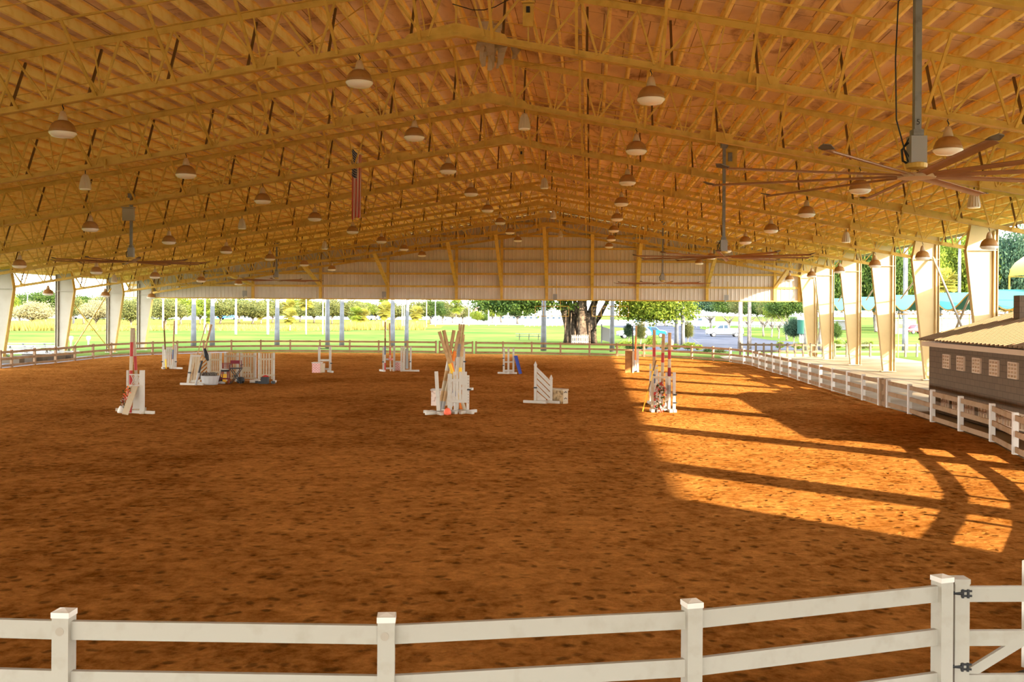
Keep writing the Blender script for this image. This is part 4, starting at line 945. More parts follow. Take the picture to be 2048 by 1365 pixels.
flowers('flower_garland', 1321, 822, j_.Y-.3, .12, ['red', 'coral'], 26, 'small red artificial flower clump at the foot of the sunlit standard')
# ================================================================ BLOCK HUT
hut = empty('block_hut', B(15.8, 24, 0), RZ, 'grey block hut with ribbed tan metal roof and white vent blocks at the right edge', 'hut')
HL = 14.2; HW = 6.2; HT = 2.42
MB().box((HW/2, HL/2, HT/2), (HW, HL, HT)).build('wall', M['blockwall'], hut)
MB().box((HW/2-.05, HL/2, HT+.02), (HW+.35, HL+.3, .16)).build('fascia', M['vent'], hut)
rf = MB(); n = int((HL+.7)/.33); sl = .30
def rz_(a): return HT+.12+sl*min(a+.3, 6.8-(a+.3)) if True else 0
prof = []
for i in range(n):
    y0 = -.35+i*.33
    prof += [(y0, 0), (y0+.19, 0), (y0+.21, .075), (y0+.30, .075)]
prof.append((-.35+n*.33, 0))
vs = []
for (y, dz) in prof:
    for a in (-.3, 3.1, 6.5): vs.append((a, y, rz_(a)+dz+.02))
rf.add(vs, [(3*i+j, 3*i+3+j, 3*i+4+j, 3*i+1+j) for i in range(len(prof)-1) for j in (0, 1)])
rf.build('roof', M['roofmetal'], hut)
MB().prism([(0, HL-.02, HT), (HW, HL-.02, HT), (3.1, HL-.02, rz_(3.1)-.02)], (0, .05, 0)).build('gable_end', M['vent'], hut)
def vent(xc, zc, w, h, nx, nz):
    u = u_at(xc, 15.8)-24; b = MB(); y0 = u
    V_ = M['vent']
    for i in range(nx+1): b.box((-.03, y0-w/2+w*i/nx, zc), (.06, .045, h+.03), m=V_)
    for i in range(nz+1): b.box((-.03, y0, zc-h/2+h*i/nz), (.06, w+.03, .045), m=V_)
    b.box((-.004, y0, zc), (.02, w, h), m=M['tan']); b.build('vent_block', None, hut)
for x in (1895.5, 1924, 1956, 1991, 2029, 2072): vent(x, 1.88, .62, .45, 3, 4)
for x in (1893, 1917, 1942, 1970, 2000, 2022, 2046): vent(x, .42, .66, .45, 3, 2)
MB().box((2.5, u_at(2042, 18.2)-24, 2.2), (.5, .5, 4.0)).build('chimney', M['blockwall'], hut)
# ================================================================ TEAL CANOPY (outside the right columns)
can = empty('wave_canopy', B(VR+.6, U(5), 0), RZ, 'long wavy teal canvas canopy on a yellow pipe frame outside the right columns', 'canopy')
vs = []; fs = []; nu = 150; ua, ub = U(0)-U(5)-2, UW-U(5)+3; PH = u_at(1807, VR+.6)-U(5)
def cz(u): return 4.30+.50*cos(2*pi*(u-PH)/BAY+pi)
nv = 6
for i in range(nu+1):
    u = ua+(ub-ua)*i/nu
    for j in range(nv+1): t = j/nv; vs.append((6.0*t, u, cz(u)+.05*t))
for i in range(nu):
    for j in range(nv): a = i*(nv+1)+j; fs.append((a, a+1, a+nv+2, a+nv+1))
MB().add(vs, fs).build('canvas', M['teal'], can, smooth=True)
for t in (0, 3.0, 6.0):
    MB().path([(t, ua+(ub-ua)*i/nu, cz(ua+(ub-ua)*i/nu)-.05) for i in range(nu+1)], .035, n=5).build('curved_pipe', M['gold'], can)
    MB().tube((t, ua, 3.55), (t, ub, 3.55), .03, n=6).build('lower_pipe', M['gold'], can)
u = ua
while u < ub:
    for du in (0, BAY/2):
        MB().tube((0, u+du, 3.55), (6, u+du, 3.55), .03, n=6).build('cross_pipe', M['gold'], can)
        MB().tube((0, u+du, 3.55), (0, u+du+BAY/4, cz(u+du+BAY/4)-.05), .022, n=5).build('frame_strut', M['gold'], can)
    MB().tube((6, u, 0), (6, u, 3.6), .05, n=8).build('canopy_post', M['gold'], can)
    u += BAY
# yellow barrel awning high at the right edge
aw = empty('barrel_awning', B(24.5, 53.0, 0), RZ, 'yellow barrel shaped awning on pipe frame high up at the right edge', 'awning')
vs = []; n = 12; R_ = 2.3
for i in range(n+1):
    t = pi*i/n
    for u in (0, 5.5): vs.append((2.6+R_*-cos(t)*1.1, u-5.5, 5.5+R_*.62*sin(t)))
MB().add(vs, [(2*i, 2*i+1, 2*i+3, 2*i+2) for i in range(n)]).build('canvas', M['ycanvas'], aw, smooth=True)
for u in (0, -2.75, -5.5):
    MB().path([(2.6+R_*-cos(pi*i/n)*1.1, u, 5.47+R_*.62*sin(pi*i/n)) for i in range(n+1)], .035, n=6).build('hoop', M['gold'], aw)
    MB().tube((.07, u, 5.47), (5.13, u, 5.47), .035, n=6).build('tie_pipe', M['gold'], aw)
for x in (.1, 5.1):
    for u in (0, -5.5): MB().tube((x, u, 0), (x, u, 5.5), .05, n=8).build('awning_post', M['gold'], aw)
# large arched shade frame nearer the camera, out of frame on the right, whose shadow falls on the sand
sh = empty('arched_shade', B(26.5, -5.5, 0), RZ, 'arched yellow shade frame outside the building, out of view to the right', 'awning')
hp = [(-1.2*0, 6.0*-cos(pi*i/16), 2.2+4.0*sin(pi*i/16)) for i in range(17)]
MB().path([(0, 0, 0)] and [(0, y, z) for (_, y, z) in hp], .28, n=6).build('hoop', M['ycanvas'], sh)
for y in (-6, 6): MB().tube((0, y, 0), (0, y, 2.3), .08, n=8).build('awning_post', M['gold'], sh)
# ================================================================ VEGETATION
def leafcloud(seed, clumps, R3, leaf, per, shell=.6, center=(0, 0, 0), crad=.25):
    rnd = random.Random(seed); b = MB(); cx, cy, cz_ = center
    for _ in range(clumps):
        d = Vector((rnd.gauss(0, 1), rnd.gauss(0, 1), rnd.gauss(0, 1))).normalized(); r = shell+(1-shell)*rnd.random()
        if d.z < -.35: d.z *= .45
        c = Vector((cx+d.x*R3[0]*r, cy+d.y*R3[1]*r, cz_+d.z*R3[2]*r)); cr = crad*min(R3)*(.6+.8*rnd.random())
        for _ in range(per):
            o = c+Vector((rnd.gauss(0, 1), rnd.gauss(0, 1), rnd.gauss(0, .7)))*cr*.6
            a = Vector((rnd.gauss(0, 1), rnd.gauss(0, 1), rnd.gauss(0, 1))).normalized(); e = a.cross(Vector((rnd.gauss(0, 1), rnd.gauss(0, 1), rnd.gauss(0, 1)))).normalized()
            l = leaf*(.6+.8*rnd.random()); b.v += [tuple(o-a*l), tuple(o+e*l*.5), tuple(o+a*l), tuple(o-e*l*.5)]
            k = len(b.v)-4; b.f.append((k, k+1, k+2, k+3)); b.mi.append(0)
    return b
def limbs(seed, h, r, n, spread, lean=0):
    rnd = random.Random(seed); b = MB()
    b.path([(0, 0, 0), (.05*h, 0, h*.3), (.0, .03*h, h*.55)], [r*1.2, r*.9, r*.7], n=8)
    for i in range(n):
        a = 2*pi*i/n+rnd.random(); s_ = spread*(.6+.5*rnd.random())
        b.path([(0, 0, h*(.3+.2*rnd.random())), (cos(a)*s_*.45, sin(a)*s_*.45, h*.65), (cos(a)*s_, sin(a)*s_, h*(.85+.2*rnd.random()))], [r*.6, r*.4, r*.12], n=6)
    return b
def mesh_of(b, m, name, smooth=False):
    o = b.build(name, m, smooth=smooth); me = o.data; bpy.data.objects.remove(o); return me
TREES = {}
for kind, m, seed in (('olive', 'leafolive', 1), ('dark', 'leafdark', 2), ('bright', 'leafbright', 3), ('pale', 'leafpale', 4), ('blue', 'leafblue', 5)):
    TREES[kind] = (mesh_of(leafcloud(seed, 190, (5.0, 5.0, 4.2), .21, 80, .40, (0, 0, 5.3), .30), M[m], 'foliage'), mesh_of(limbs(seed+9, 5.6, .26, 7, 3.6), M['bark'], 'trunk', True))
def tree(x, yb, top, wpx, kind, label, grp='park trees beyond the arena', Y=None, name='park_tree', lift=0):
    p = G(x, yb) if Y is None else W(x, yb, Y); p.z = 0
    Yd = p.y; H = W(x, top, Yd).z; wd = wpx/F*Yd
    r = empty(name, p, random.Random(int(x)).random()*6, label, 'tree', grp)
    for nm, me in zip(('foliage', 'trunk'), TREES[kind]):
        o = bpy.data.objects.new(nm, me); COL.objects.link(o); o.parent = r
        if lift and nm == 'foliage': o.scale = (1, 1, 1-lift); o.location = (0, 0, 9.5*lift)
    r.scale = (wd/10.4, wd/10.4, H/9.6)
    return r
L_ = 'bushy %s tree %s'
def where(x):
    if x < 28: return 'at the left edge'
    for a, b_, t in ((28, 112, 'between the first two left columns'), (112, 212, 'behind the crossed rods on the left'), (212, 300, 'between the last two left columns'), (300, 470, 'over the stored jump cluster'), (470, 620, 'left of the ladder standard'), (620, 760, 'above the ladder standard'), (760, 900, 'above the tall dark poles'), (900, 1130, 'left of the banyan')):
        if a <= x < b_: return t
    return 'to the right'
used = {}
BT = [(8, 652, 588, 44, 'bright'), (40, 648, 584, 60, 'dark'), (92, 650, 578, 66, 'dark'), (64, 655, 603, 62, 'pale'), (133, 650, 592, 50, 'olive'), (168, 648, 588, 56, 'dark'), (193, 655, 600, 50, 'pale'), (228, 652, 580, 60, 'olive'), (262, 656, 600, 62, 'olive'), (298, 650, 586, 60, 'dark'),
      (330, 655, 596, 66, 'olive'), (362, 650, 592, 60, 'bright'), (400, 648, 596, 54, 'bright'), (440, 648, 596, 64, 'olive'), (478, 646, 594, 56, 'dark'), (505, 648, 600, 60, 'olive'), (545, 646, 596, 56, 'olive'), (600, 644, 596, 56, 'bright'), (628, 646, 602, 50, 'olive'), (664, 648, 596, 46, 'olive'), (700, 648, 600, 56, 'olive'),
      (722, 642, 602, 50, 'bright'), (752, 642, 606, 40, 'olive'), (790, 646, 606, 44, 'olive'), (835, 648, 602, 44, 'olive'), (862, 648, 598, 48, 'dark'), (885, 647, 600, 42, 'olive'), (905, 646, 612, 34, 'pale'), (925, 646, 608, 34, 'olive'), (955, 648, 622, 22, 'bright'), (968, 648, 628, 16, 'dark'), (985, 646, 600, 36, 'bright'), (1003, 645, 596, 60, 'blue'), (1035, 648, 598, 60, 'dark')]
for (x, yb, tp, w, k) in BT:
    wd = {'olive': 'olive green', 'dark': 'dark green', 'bright': 'bright yellow green', 'pale': 'pale feathery', 'blue': 'blue green'}[k]
    lb = '%s tree in the far row %s' % (wd, where(x)); used[lb] = used.get(lb, 0)+1
    if used[lb] > 1: lb += ', %s one' % {2: 'second', 3: 'third', 4: 'fourth'}[used[lb]]
    tree(x, yb, tp, w*1.3, k, lb)
# right side trees
RT_ = [(1288, 655, 596, 70, 'bright', 'bright green tree over the parked white cars'), (1330, 652, 596, 60, 'olive', 'olive tree behind the pale palm pair'), (1385, 650, 590, 62, 'olive', 'olive tree right of the pale palm pair'),
       (1420, 660, 588, 74, 'blue', 'blue green oak behind the white pickup truck'), (1458, 664, 590, 70, 'dark', 'dark green oak over the tail of the white pickup truck'), (1497, 671, 586, 80, 'olive', 'olive oak behind the thick right palm trunks'), (1527, 673, 588, 74, 'dark', 'dark oak with a slim grey trunk on the lawn, first right of the palms'),
       (1543, 675, 592, 60, 'olive', 'olive oak with a slim grey trunk on the lawn, second right of the palms'), (1557, 678, 594, 56, 'bright', 'light green oak on the lawn, third right of the palms'), (1574, 681, 580, 84, 'dark', 'dark oak with a leaning trunk by the green tank'), (1612, 668, 575, 70, 'dark', 'dark tree behind the first right column')]
for (x, yb, tp, w, k, lb) in RT_: tree(x, yb, tp, w, k, lb, 'oaks around the parking lot', lift=.28)
WT = [(1650, 500, 'dark'), (1700, 480, 'bright'), (1752, 470, 'dark'), (1800, 462, 'olive'), (1838, 480, 'bright'), (1880, 455, 'dark'), (1925, 462, 'bright'), (1970, 470, 'dark'), (2010, 448, 'blue'), (2045, 470, 'dark'), (2085, 450, 'olive')]
cn = ['first', 'second', 'third', 'fourth', 'fifth', 'sixth', 'seventh', 'eighth', 'ninth', 'tenth', 'eleventh']
for i, (x, tp, k) in enumerate(WT):
    tree(x, 664-4*(i % 2), tp, 118, k, 'tall leafy tree behind the right columns, %s from the left in the tall row' % cn[i], 'tall trees behind the right columns', name='tall_tree')
for i, x in enumerate(range(1640, 2080, 55)):
    tree(x, 655, 545, 90, ('dark', 'olive')[i % 2], 'lower tree filling under the tall row behind the right columns, %s from the left' % cn[i], 'low trees behind the right columns')
# banyan
by = G(1163, 687); by.z = 0
r = empty('banyan_tree', by, 0, 'huge banyan tree with many fused trunks behind the far fence right of centre', 'tree')
s_ = by.y/F
b = MB(); rnd = random.Random(11)
for (x0, x1, x2, r0, dy) in ((-22, -30, -44, .75, .5), (-14, -20, -26, .6, .9), (-8, -10, -14, .45, 1.2), (0, -2, -5, .62, -1.6), (9, 8, 4, .55, 1.0), (16, 22, 34, .60, .2), (24, 34, 58, .40, -.3), (4, 14, 30, .5, .6), (-3, 2, 8, .5, .4)):
    b.path([(x0*s_, dy, 0), (x0*s_*.95, dy, 1.2), (x1*s_, dy*.8, 3.0), (x2*s_, dy*.5, 5.6), (x2*s_*1.5, 0, 7.5)], [r0*1.15, r0*.85, r0*.7, r0*.5, r0*.25], n=9)
for i in range(26):
    a = rnd.uniform(-2.0, 1.7); b.path([(a, rnd.uniform(-1, .8), 0), (a*.95, rnd.uniform(-.8, .6), 3.5)], [.10, .07], n=5)
b.build('fused_trunks', M['banyan'], r, smooth=True)
cr = leafcloud(21, 520, (12.5, 9, 4.8), .18, 90, .45, (1.0, 0, 7.9), .24); cr.build('crown', M['leafbright'], r)
cr = leafcloud(22, 110, (6, 5, 1.6), .17, 80, .3, (-7.0, -2, 4.5), .45); cr.build('lower_foliage', M['leafdark'], r)
cr = leafcloud(25, 140, (5.0, 4, 2.0), .17, 80, .3, (8.2, -2, 3.9), .42); cr.build('hanging_foliage', M['leafbright'], r)
# picket fence round the banyan
pk = empty('picket_fence', G(1150, 689), 0, 'short cream picket fence around the foot of the banyan tree', 'fence')
a, c = G(1144, 689)-pk.location, G(1176, 689)-pk.location
for i in range(10):
    q = a.lerp(c, i/9); MB().prism([(q.x-.05, q.y, 0), (q.x+.05, q.y, 0), (q.x+.05, q.y, .95), (q.x, q.y, 1.08), (q.x-.05, q.y, .95)], (0, .02, 0)).build('picket', M['cream'], pk)
for z in (.3, .8): MB().bar(a+Vector((0, .03, z)), c+Vector((0, .03, z)), .03, .07).build('rail', M['cream'], pk)
# palms
def fronds(seed, n, Lf, droop, lw=.10, mirror=1):
    rnd = random.Random(seed); b = MB()
    for i in range(n):
        a = 2*pi*i/n+rnd.random()*.4; el = rnd.uniform(.1, 1.2); pts = []
        for k in range(8):
            t = k/7; rr = Lf*t*cos(el*(1-t*.5)); z = Lf*(t*sin(el)-droop*t*t*(.7+.6*cos(el))); pts.append(Vector((cos(a)*rr, sin(a)*rr, z)))
        b.path(pts, [.05, .045, .04, .035, .03, .025, .02, .01], n=4)
        sd = Vector((-sin(a), cos(a), 0))
        for k in range(26):
            t = .12+.86*k/26; f_ = t*7; i0 = int(f_); q = pts[i0].lerp(pts[min(i0+1, 7)], f_-i0); l = .75*sin(pi*min(t*.9+.12, 1))+.1
            for s2 in (-1, 1):
                e = q+sd*s2*l*.8+Vector((cos(a), sin(a), 0))*l*.35+Vector((0, 0, -l*.55)); w_ = Vector((cos(a), sin(a), 0))*lw*.5
                b.add([q-w_, q+w_, e], [(0, 1, 2)])
    return b
def fan_crown(seed, n, R_):
    rnd = random.Random(seed); b = MB()
    for i in range(n):
        d = Vector((rnd.gauss(0, 1), rnd.gauss(0, 1), rnd.gauss(.1, .8))).normalized(); c = d*R_*(.55+.3*rnd.random()); u_ = d.cross(Vector((0, 0, 1))).normalized()
        w_ = d.cross(u_)
        for k in range(9):
            t = (k-4)/4*1.25; e = c+(d*cos(t)+u_*sin(t))*R_*.48+Vector((0, 0, -.12*R_)); s2 = (u_*cos(t)-d*sin(t))*.05*R_
            b.add([c-s2*.3, c+s2*.3, e+s2, e-s2], [(0, 1, 2, 3)])
        b.path([Vector((0, 0, -.1*R_)), c], .03, n=3)
    return b
FR = mesh_of(fronds(1, 15, 3.6, .62), M['leafdark'], 'fronds'); FRY = mesh_of(fronds(2, 16, 3.2, .75), M['leafyellow'], 'fronds')
FANC = mesh_of(fan_crown(3, 75, 1.0), M['leafyellow'], 'fan_leaves'); FANG = mesh_of(fan_crown(4, 75, 1.0), M['leafbright'], 'fan_leaves')
def palm(x, yb, w, label, H=15.0, bulge=1.35, m='palmbark', grp='royal palms', crown=None, lean=0, name='royal_palm', cs=1.0, Y=None):
    p = G(x, yb); p.z = 0; rr = w/F*p.y/2
    r = empty(name, p, 0, label, 'palm tree', grp)
    b = MB(); N = 10; b.path([(lean*t*t, 0, H*t) for t in [i/N for i in range(N+1)]], [rr*(bulge-(bulge-1)*min(1, 3.2*i/N)) if i < 8 else rr*.75 for i in range(N+1)], n=12)
    b.build('trunk', M[m], r, smooth=True)
    if crown is None:
        MB().tube((lean, 0, H-.1), (lean, 0, H+1.4), rr*.8, rr*.4, n=10, m=M['leafbright']).build('crownshaft', None, r)
    o = bpy.data.objects.new('crown', crown or FR); COL.objects.link(o); o.parent = r; o.location = (lean, 0, H+(1.2 if crown is None else 0)); o.scale = (cs, cs, cs)
    return r
PALMS = [(387, 693.5, 8.4, 'thick grey palm trunk behind the stored jump cluster, left of a pair'), (424.5, 693, 8.2, 'thick grey palm trunk behind the stored jump cluster, right of a pair'), (554, 692, 8, 'thick grey palm trunk behind the far fence between the jump cluster and the ladder standard'),
         (655, 696.5, 7.2, 'grey palm trunk behind the far fence right above the ladder standard'), (683.5, 692.5, 7.6, 'grey palm trunk just right of the one above the ladder standard'), (785, 692.5, 7.6, 'grey palm trunk right beside the tall dark poles'), (813, 692, 6.6, 'grey palm trunk leaning slightly, second right of the tall dark poles'),
         (1087, 702, 8.8, 'grey palm trunk standing alone left of the banyan tree'), (1224, 704, 7.6, 'grey palm trunk at the right of the banyan tree'), (1353, 690, 6.4, 'pale palm trunk, left one of the pair in front of the parking lot'), (1365.5, 690, 6.4, 'grey blue palm trunk, right one of the pair in front of the parking lot'),
         (1480.5, 698, 7.8, 'rough dark palm trunk hiding the tail of the white pickup'), (1498.5, 698, 7.0, 'rough brown palm trunk just right of the white pickup'), (1613, 702, 8, 'dark palm trunk left behind the first right column'), (1641, 700, 7, 'dark palm trunk between the first two right columns'), (1810, 704, 9, 'grey palm trunk between the third and fourth right columns'), (1918, 690, 6, 'pale palm trunk above the hut roof')]
for i, (x, yb, w, lab) in enumerate(PALMS): palm(x, yb, w, lab, lean=(1.0 if x == 813 else .0), m='bark' if x in (1480.5, 1498.5, 1613, 1641) else 'palmbark')
THIN = [(326, 658, 3.4), (352, 669, 3.6), (409.5, 668, 3.4), (471.5, 669.5, 4.2), (535.5, 669.5, 4.4), (612, 669.5, 2.6), (645.5, 669.5, 2.6), (651.5, 667, 2.6), (804, 660, 1.8), (808, 660, 1.8), (853, 655, 1.7), (870.5, 653.5, 1.8), (937.5, 652.5, 2), (977, 652, 2.4), (991, 652, 2.4), (1016, 651, 2.4), (1045, 651, 2), (966, 646, 1.6), (147, 650, 3.4), (55, 650, 2.6)]
for i, (x, yb, w) in enumerate(THIN):
    low = x in (937.5, 966)
    palm(x, yb, w, 'slim sunlit white palm trunk on the far lawn %s, at about %s' % (where(x), ['the lawn edge', 'the road', 'the reeds'][i % 3]) if False else 'slim white palm trunk %s%s' % (where(x), {352: ', right one', 409.5: ', farthest right', 535.5: ', right one', 612: ', leftmost', 651.5: ', right of close pair', 808: ', right of close pair', 853: ', roadside left one', 870.5: ', roadside right one', 977: ', second', 991: ', third', 1016: ', fourth', 1045: ', fifth', 966: ', with low fronds', 645.5: ', left of close pair'}.get(x, '')), H=13 if not low else 8.5, m='cream' if False else 'wallwhite', grp='slim palms on the far lawn', crown=FRY if low else None, cs=1.2 if low else 1.0)
SAB = [(522, 648, 622, 14, 'y'), (580, 662, 632, 15, 'y'), (578, 655, 612, 14, 'y'), (612, 669, 600, 17, 'y'), (711, 656, 628, 15, 'g'), (726, 656, 630, 13, 'y'), (771, 664, 620, 17, 'y'), (766, 660, 610, 14, 'g'), (833, 652, 626, 14, 'y'), (416, 662, 634, 12, 'g'), (912, 648, 612, 15, 'g')]
for i, (x, yb, yc, rp, k) in enumerate(SAB):
    p = G(x, yb); H = W(x, yc, p.y).z; rr = rp/F*p.y
    palm(x, yb, 2.6, '%s fan palm on the bank %s%s' % ({'y': 'yellowish', 'g': 'green'}[k], where(x), {522: ', leftmost', 578: ', tallest of the overlapping pair', 580: ', lowest of the overlapping pair', 612: ' with a tall bare trunk', 766: ', the upper one', 726: ', right of its green neighbour', 771: ' with grey hanging skirt', 833: ', rightmost and small'}.get(x, '')), H=max(H, .6), grp='fan palms on the bank', crown=FANC if k == 'y' else FANG, cs=rr, name='fan_palm', m='bark')
palm(1884, 672, 3, 'green fan palm between the tall columns above the teal canopy', H=9, crown=FANC, cs=2.6, name='fan_palm', grp='fan palms on the bank', m='bark')
# reeds along the golden bank
rnd = random.Random(5); b = MB()
for _ in range(15000):
    x = rnd.uniform(-20, 850); y = rnd.choice((660, 659, 657, 655))+rnd.random()*2-(x > 700)*1.5
    if 320 < x < 660 and rnd.random() < .75: continue
    p = G(x, y); h = rnd.uniform(.5, 1.35)*(1.25 if (x > 690 or x < 120) else .7); w_ = .16; a = rnd.uniform(0, 3.14); t = Vector((rnd.gauss(0, .25), rnd.gauss(0, .25), h))
    b.add([p+Vector((cos(a)*w_, sin(a)*w_, 0)), p-Vector((cos(a)*w_, sin(a)*w_, 0)), p+t], [(0, 1, 2)])
tag(b.build('reeds', M['reed']), 'golden tall reeds along the bank beyond the far lawn', 'reeds', kind='stuff')
# shrubs
SHR = [(1255, 694, 15, 7, 'bright'), (1285, 700, 14, 8, 'dark'), (1262, 700, 14, 8, 'dark'), (1302, 697, 10, 14, 'bright'), (1330, 700, 14, 9, 'olive'), (1352, 701, 10, 8, 'bright'), (1380, 701, 14, 10, 'bright'), (1398, 702, 10, 8, 'bright'), (1415, 705, 12, 5, 'dark'), (1440, 706, 12, 5, 'olive'), (1235, 697, 8, 6, 'bright'), (1560, 699, 12, 10, 'bright'), (1600, 700, 14, 9, 'bright'), (1652, 699, 14, 10, 'dark'), (1675, 699, 12, 12, 'bright'), (1700, 699, 12, 12, 'bright'), (1730, 699, 12, 10, 'olive'), (1742, 697, 8, 9, 'bright')]
SM = {k: mesh_of(leafcloud(40+i, 60, (1, 1, .8), .10, 26, .5, (0, 0, .55), .3), M[m], 'bush_leaves') for i, (k, m) in enumerate((('bright', 'leafbright'), ('dark', 'leafdark'), ('olive', 'leafolive'), ('blue', 'leafblue')))}
for i, (x, yb, w, h, k) in enumerate(SHR):
    p = G(x, yb); s_ = p.y/F
    o = bpy.data.objects.new('shrub', SM[k]); COL.objects.link(o); o.location = (p.x, p.y, 0); o.scale = (w*s_*1.05, w*s_*.7, h*s_*1.15); o.rotation_euler = (0, 0, i)
    tag(o, 'low %s shrub %s, %s' % ({'bright': 'bright green', 'dark': 'dark green', 'olive': 'olive'}[k], 'in front of the parking lot' if x < 1500 else 'along the dark rail fence', (cn[i] if i < 11 else cn[i-11])+' from the left'), 'shrub', 'shrubs in the planting beds')
def sapling(x, yb, yt, w, label, kind='olive'):
    p = G(x, yb); s_ = p.y/F; H = (yb-yt)*s_; r = empty('sapling', p, 0, label, 'tree', 'young trees by the parking lot')
    MB().path([(0, 0, 0), (.08, 0, H*.4), (0, 0, H*.8)], [.07, .06, .03], n=6).build('trunk', M['bark'], r)
    for a in (-.6, .6, 0): MB().tube((a*2.2, -a, 0), (.03, 0, H*.42), .015, n=4).build('stake_wire', M['bark'], r)
    o = bpy.data.objects.new('foliage', TREES[kind][0]); COL.objects.link(o); o.parent = r; o.scale = (w*s_/10.5, w*s_/10.5, H*.75/7); o.location = (0, 0, H*.6-6.2*H*.75/7+.2)
    return r
sapling(1281, 690, 648, 22, 'small sapling in front of the blue car'); sapling(1375, 689, 645, 24, 'small sapling right of the palm pair'); sapling(1257, 688, 646, 20, 'thin dark sapling in front of the silver car', 'blue')
sapling(1587, 693, 632, 38, 'blue green young tree by the green tank', 'blue'); sapling(1672, 690, 645, 22, 'dark young tree between the first right columns', 'dark')
palm(1284, 668, 3.6, 'slim dark tree trunk behind the sapling by the cars', H=14, bulge=1.2, m='darkwood', name='slender_tree', grp='slim trees', crown=TREES['bright'][0], cs=.7)
# ================================================================ CARS
def wheel(b_parent, x, y, r=.36):
    MB().tube((x, y-.11, r), (x, y+.11, r), r, n=20).build('wheel', M['tire'], b_parent)
    k = KIDS[b_parent.name][-1]; sgn = -1 if y < 0 else 1
    MB().tube((x, y+sgn*.10, r), (x, y+sgn*.125, r), r*.62, n=14).build('rim', M['rim'], k)
def car(p, rz, L, Wd, prof, glassprof, m, label, wx, cat='car', name='car', extra=None, scale=1.0):
    r = empty(name, p, rz, label, cat); w2 = Wd/2
    b = MB(); n = len(prof); vs = []
    for y, ins in ((-w2+.0, 0), (w2, 0)):
        for (x, z) in prof: vs.append((x, y*(1-.10*max(0, (z-.95)/.6)), z))
    b.add(vs, [tuple(range(n)), tuple(range(2*n-1, n-1, -1))]+[(i, n+i, n+(i+1) % n, (i+1) % n) for i in range(n)])
    bd = b.build('body', M[m], r); bv = bd.modifiers.new('bevel', 'BEVEL'); bv.width = .05; bv.segments = 2; bv.limit_method = 'ANGLE'
    for gp in glassprof:
        b = MB(); vs = [(x, y*(1-.10*max(0, (z-.95)/.6)), z) for y in (-w2-.012, w2+.012) for (x, z) in gp]; k = len(gp)
        b.add(vs, [tuple(range(k)), tuple(range(2*k-1, k-1, -1))]+[(i, k+i, k+(i+1) % k, (i+1) % k) for i in range(k)]); b.build('side_window', M['glass'], r)
    for x in wx:
        for y in (-w2+.08, w2-.08): wheel(r, x, y)
    e0, e1 = min(q[0] for q in prof), max(q[0] for q in prof)
    for e, sg in ((e0, -1), (e1, 1)):
        MB().box((e+sg*.02, 0, .45), (.12, Wd*.96, .2)).build('bumper', M['black'], r)
        for y in (-w2+.2, w2-.2): MB().box((e+sg*.0, y, .82), (.08, .26, .14)).build('lamp', M['lens' if sg < 0 else 'red'], r)
    if extra: extra(r)
    r.scale = (scale,)*3
    return r
PU = [(-2.7, .45), (-2.74, 1.0), (-2.6, 1.15), (-1.45, 1.25), (-.85, 1.86), (.45, 1.90), (.58, 1.30), (2.72, 1.28), (2.74, .5)]
PUG = [[(-1.30, 1.28), (-.82, 1.77), (-.32, 1.79), (-.32, 1.28)], [(-.22, 1.30), (-.22, 1.79), (.34, 1.80), (.42, 1.30)]]
SUV = [(-2.3, .38), (-2.33, .80), (-2.2, .98), (-1.2, 1.08), (-.55, 1.58), (1.6, 1.62), (2.2, 1.05), (2.27, .42)]
SUVG = [[(-1.02, 1.1), (-.52, 1.5), (.25, 1.53), (.25, 1.1)], [(.35, 1.1), (.35, 1.53), (1.5, 1.53), (1.85, 1.1)]]
def truckbox(r):
    MB().box((.2, -.9, .35), (4.2, .05, .1)).build('side_step', M['black'], r)
    MB().box((-.1, -.905, 1.02), (.22, .01, .18)).build('door_emblem', M['blue'], r)
    MB().box((-1.55, -.93, 1.22), (.1, .12, .14)).build('mirror', M['black'], r)
car(G(1449, 673.5)+Vector((0, 0, -.04)), radians(-3), 5.4, 1.85, PU, PUG, 'carwhite', 'white pickup truck parked on the asphalt behind the far fence', (-1.75, 1.65), 'pickup truck', 'pickup_truck', truckbox)
car(G(1268, 676.5)+Vector((0, 0, -.04)), radians(4), 4.6, 1.8, SUV, SUVG, 'carsilver', 'silver car behind the thin saplings, left of the blue car', (-1.45, 1.4))
car(G(1305, 675)+Vector((0, 0, -.04)), radians(172), 4.0, 1.75, [(x*.85, z) for x, z in SUV], [[(x*.85, z) for x, z in g_] for g_ in SUVG], 'carblue', 'bright blue car parked beside the silver one', (-1.2, 1.2))
car(G(1294, 653), radians(178), 4.8, 1.9, SUV, SUVG, 'carwhite', 'white sport utility car on the far side of the parking lot', (-1.45, 1.4), scale=1.35)
car(G(1276, 654), radians(5), 4.8, 1.9, SUV, SUVG, 'carsilver', 'pale car parked left of the far white one, behind the dark slim trunk', (-1.45, 1.4), scale=1.2)
car(G(1335, 650), radians(0), 4.8, 1.9, SUV, SUVG, 'carsilver', 'pale car far behind the white rail fence in the middle of the lot', (-1.45, 1.4), scale=1.3)
car(G(1832, 668), radians(20), 4.6, 1.8, SUV, SUVG, 'carred', 'dark red car partly hidden by the fourth right column', (-1.4, 1.4))
car(G(1822, 664), radians(20), 4.6, 1.8, SUV, SUVG, 'carsilver', 'pale blue car behind the dark red one near the cream shed', (-1.4, 1.4))
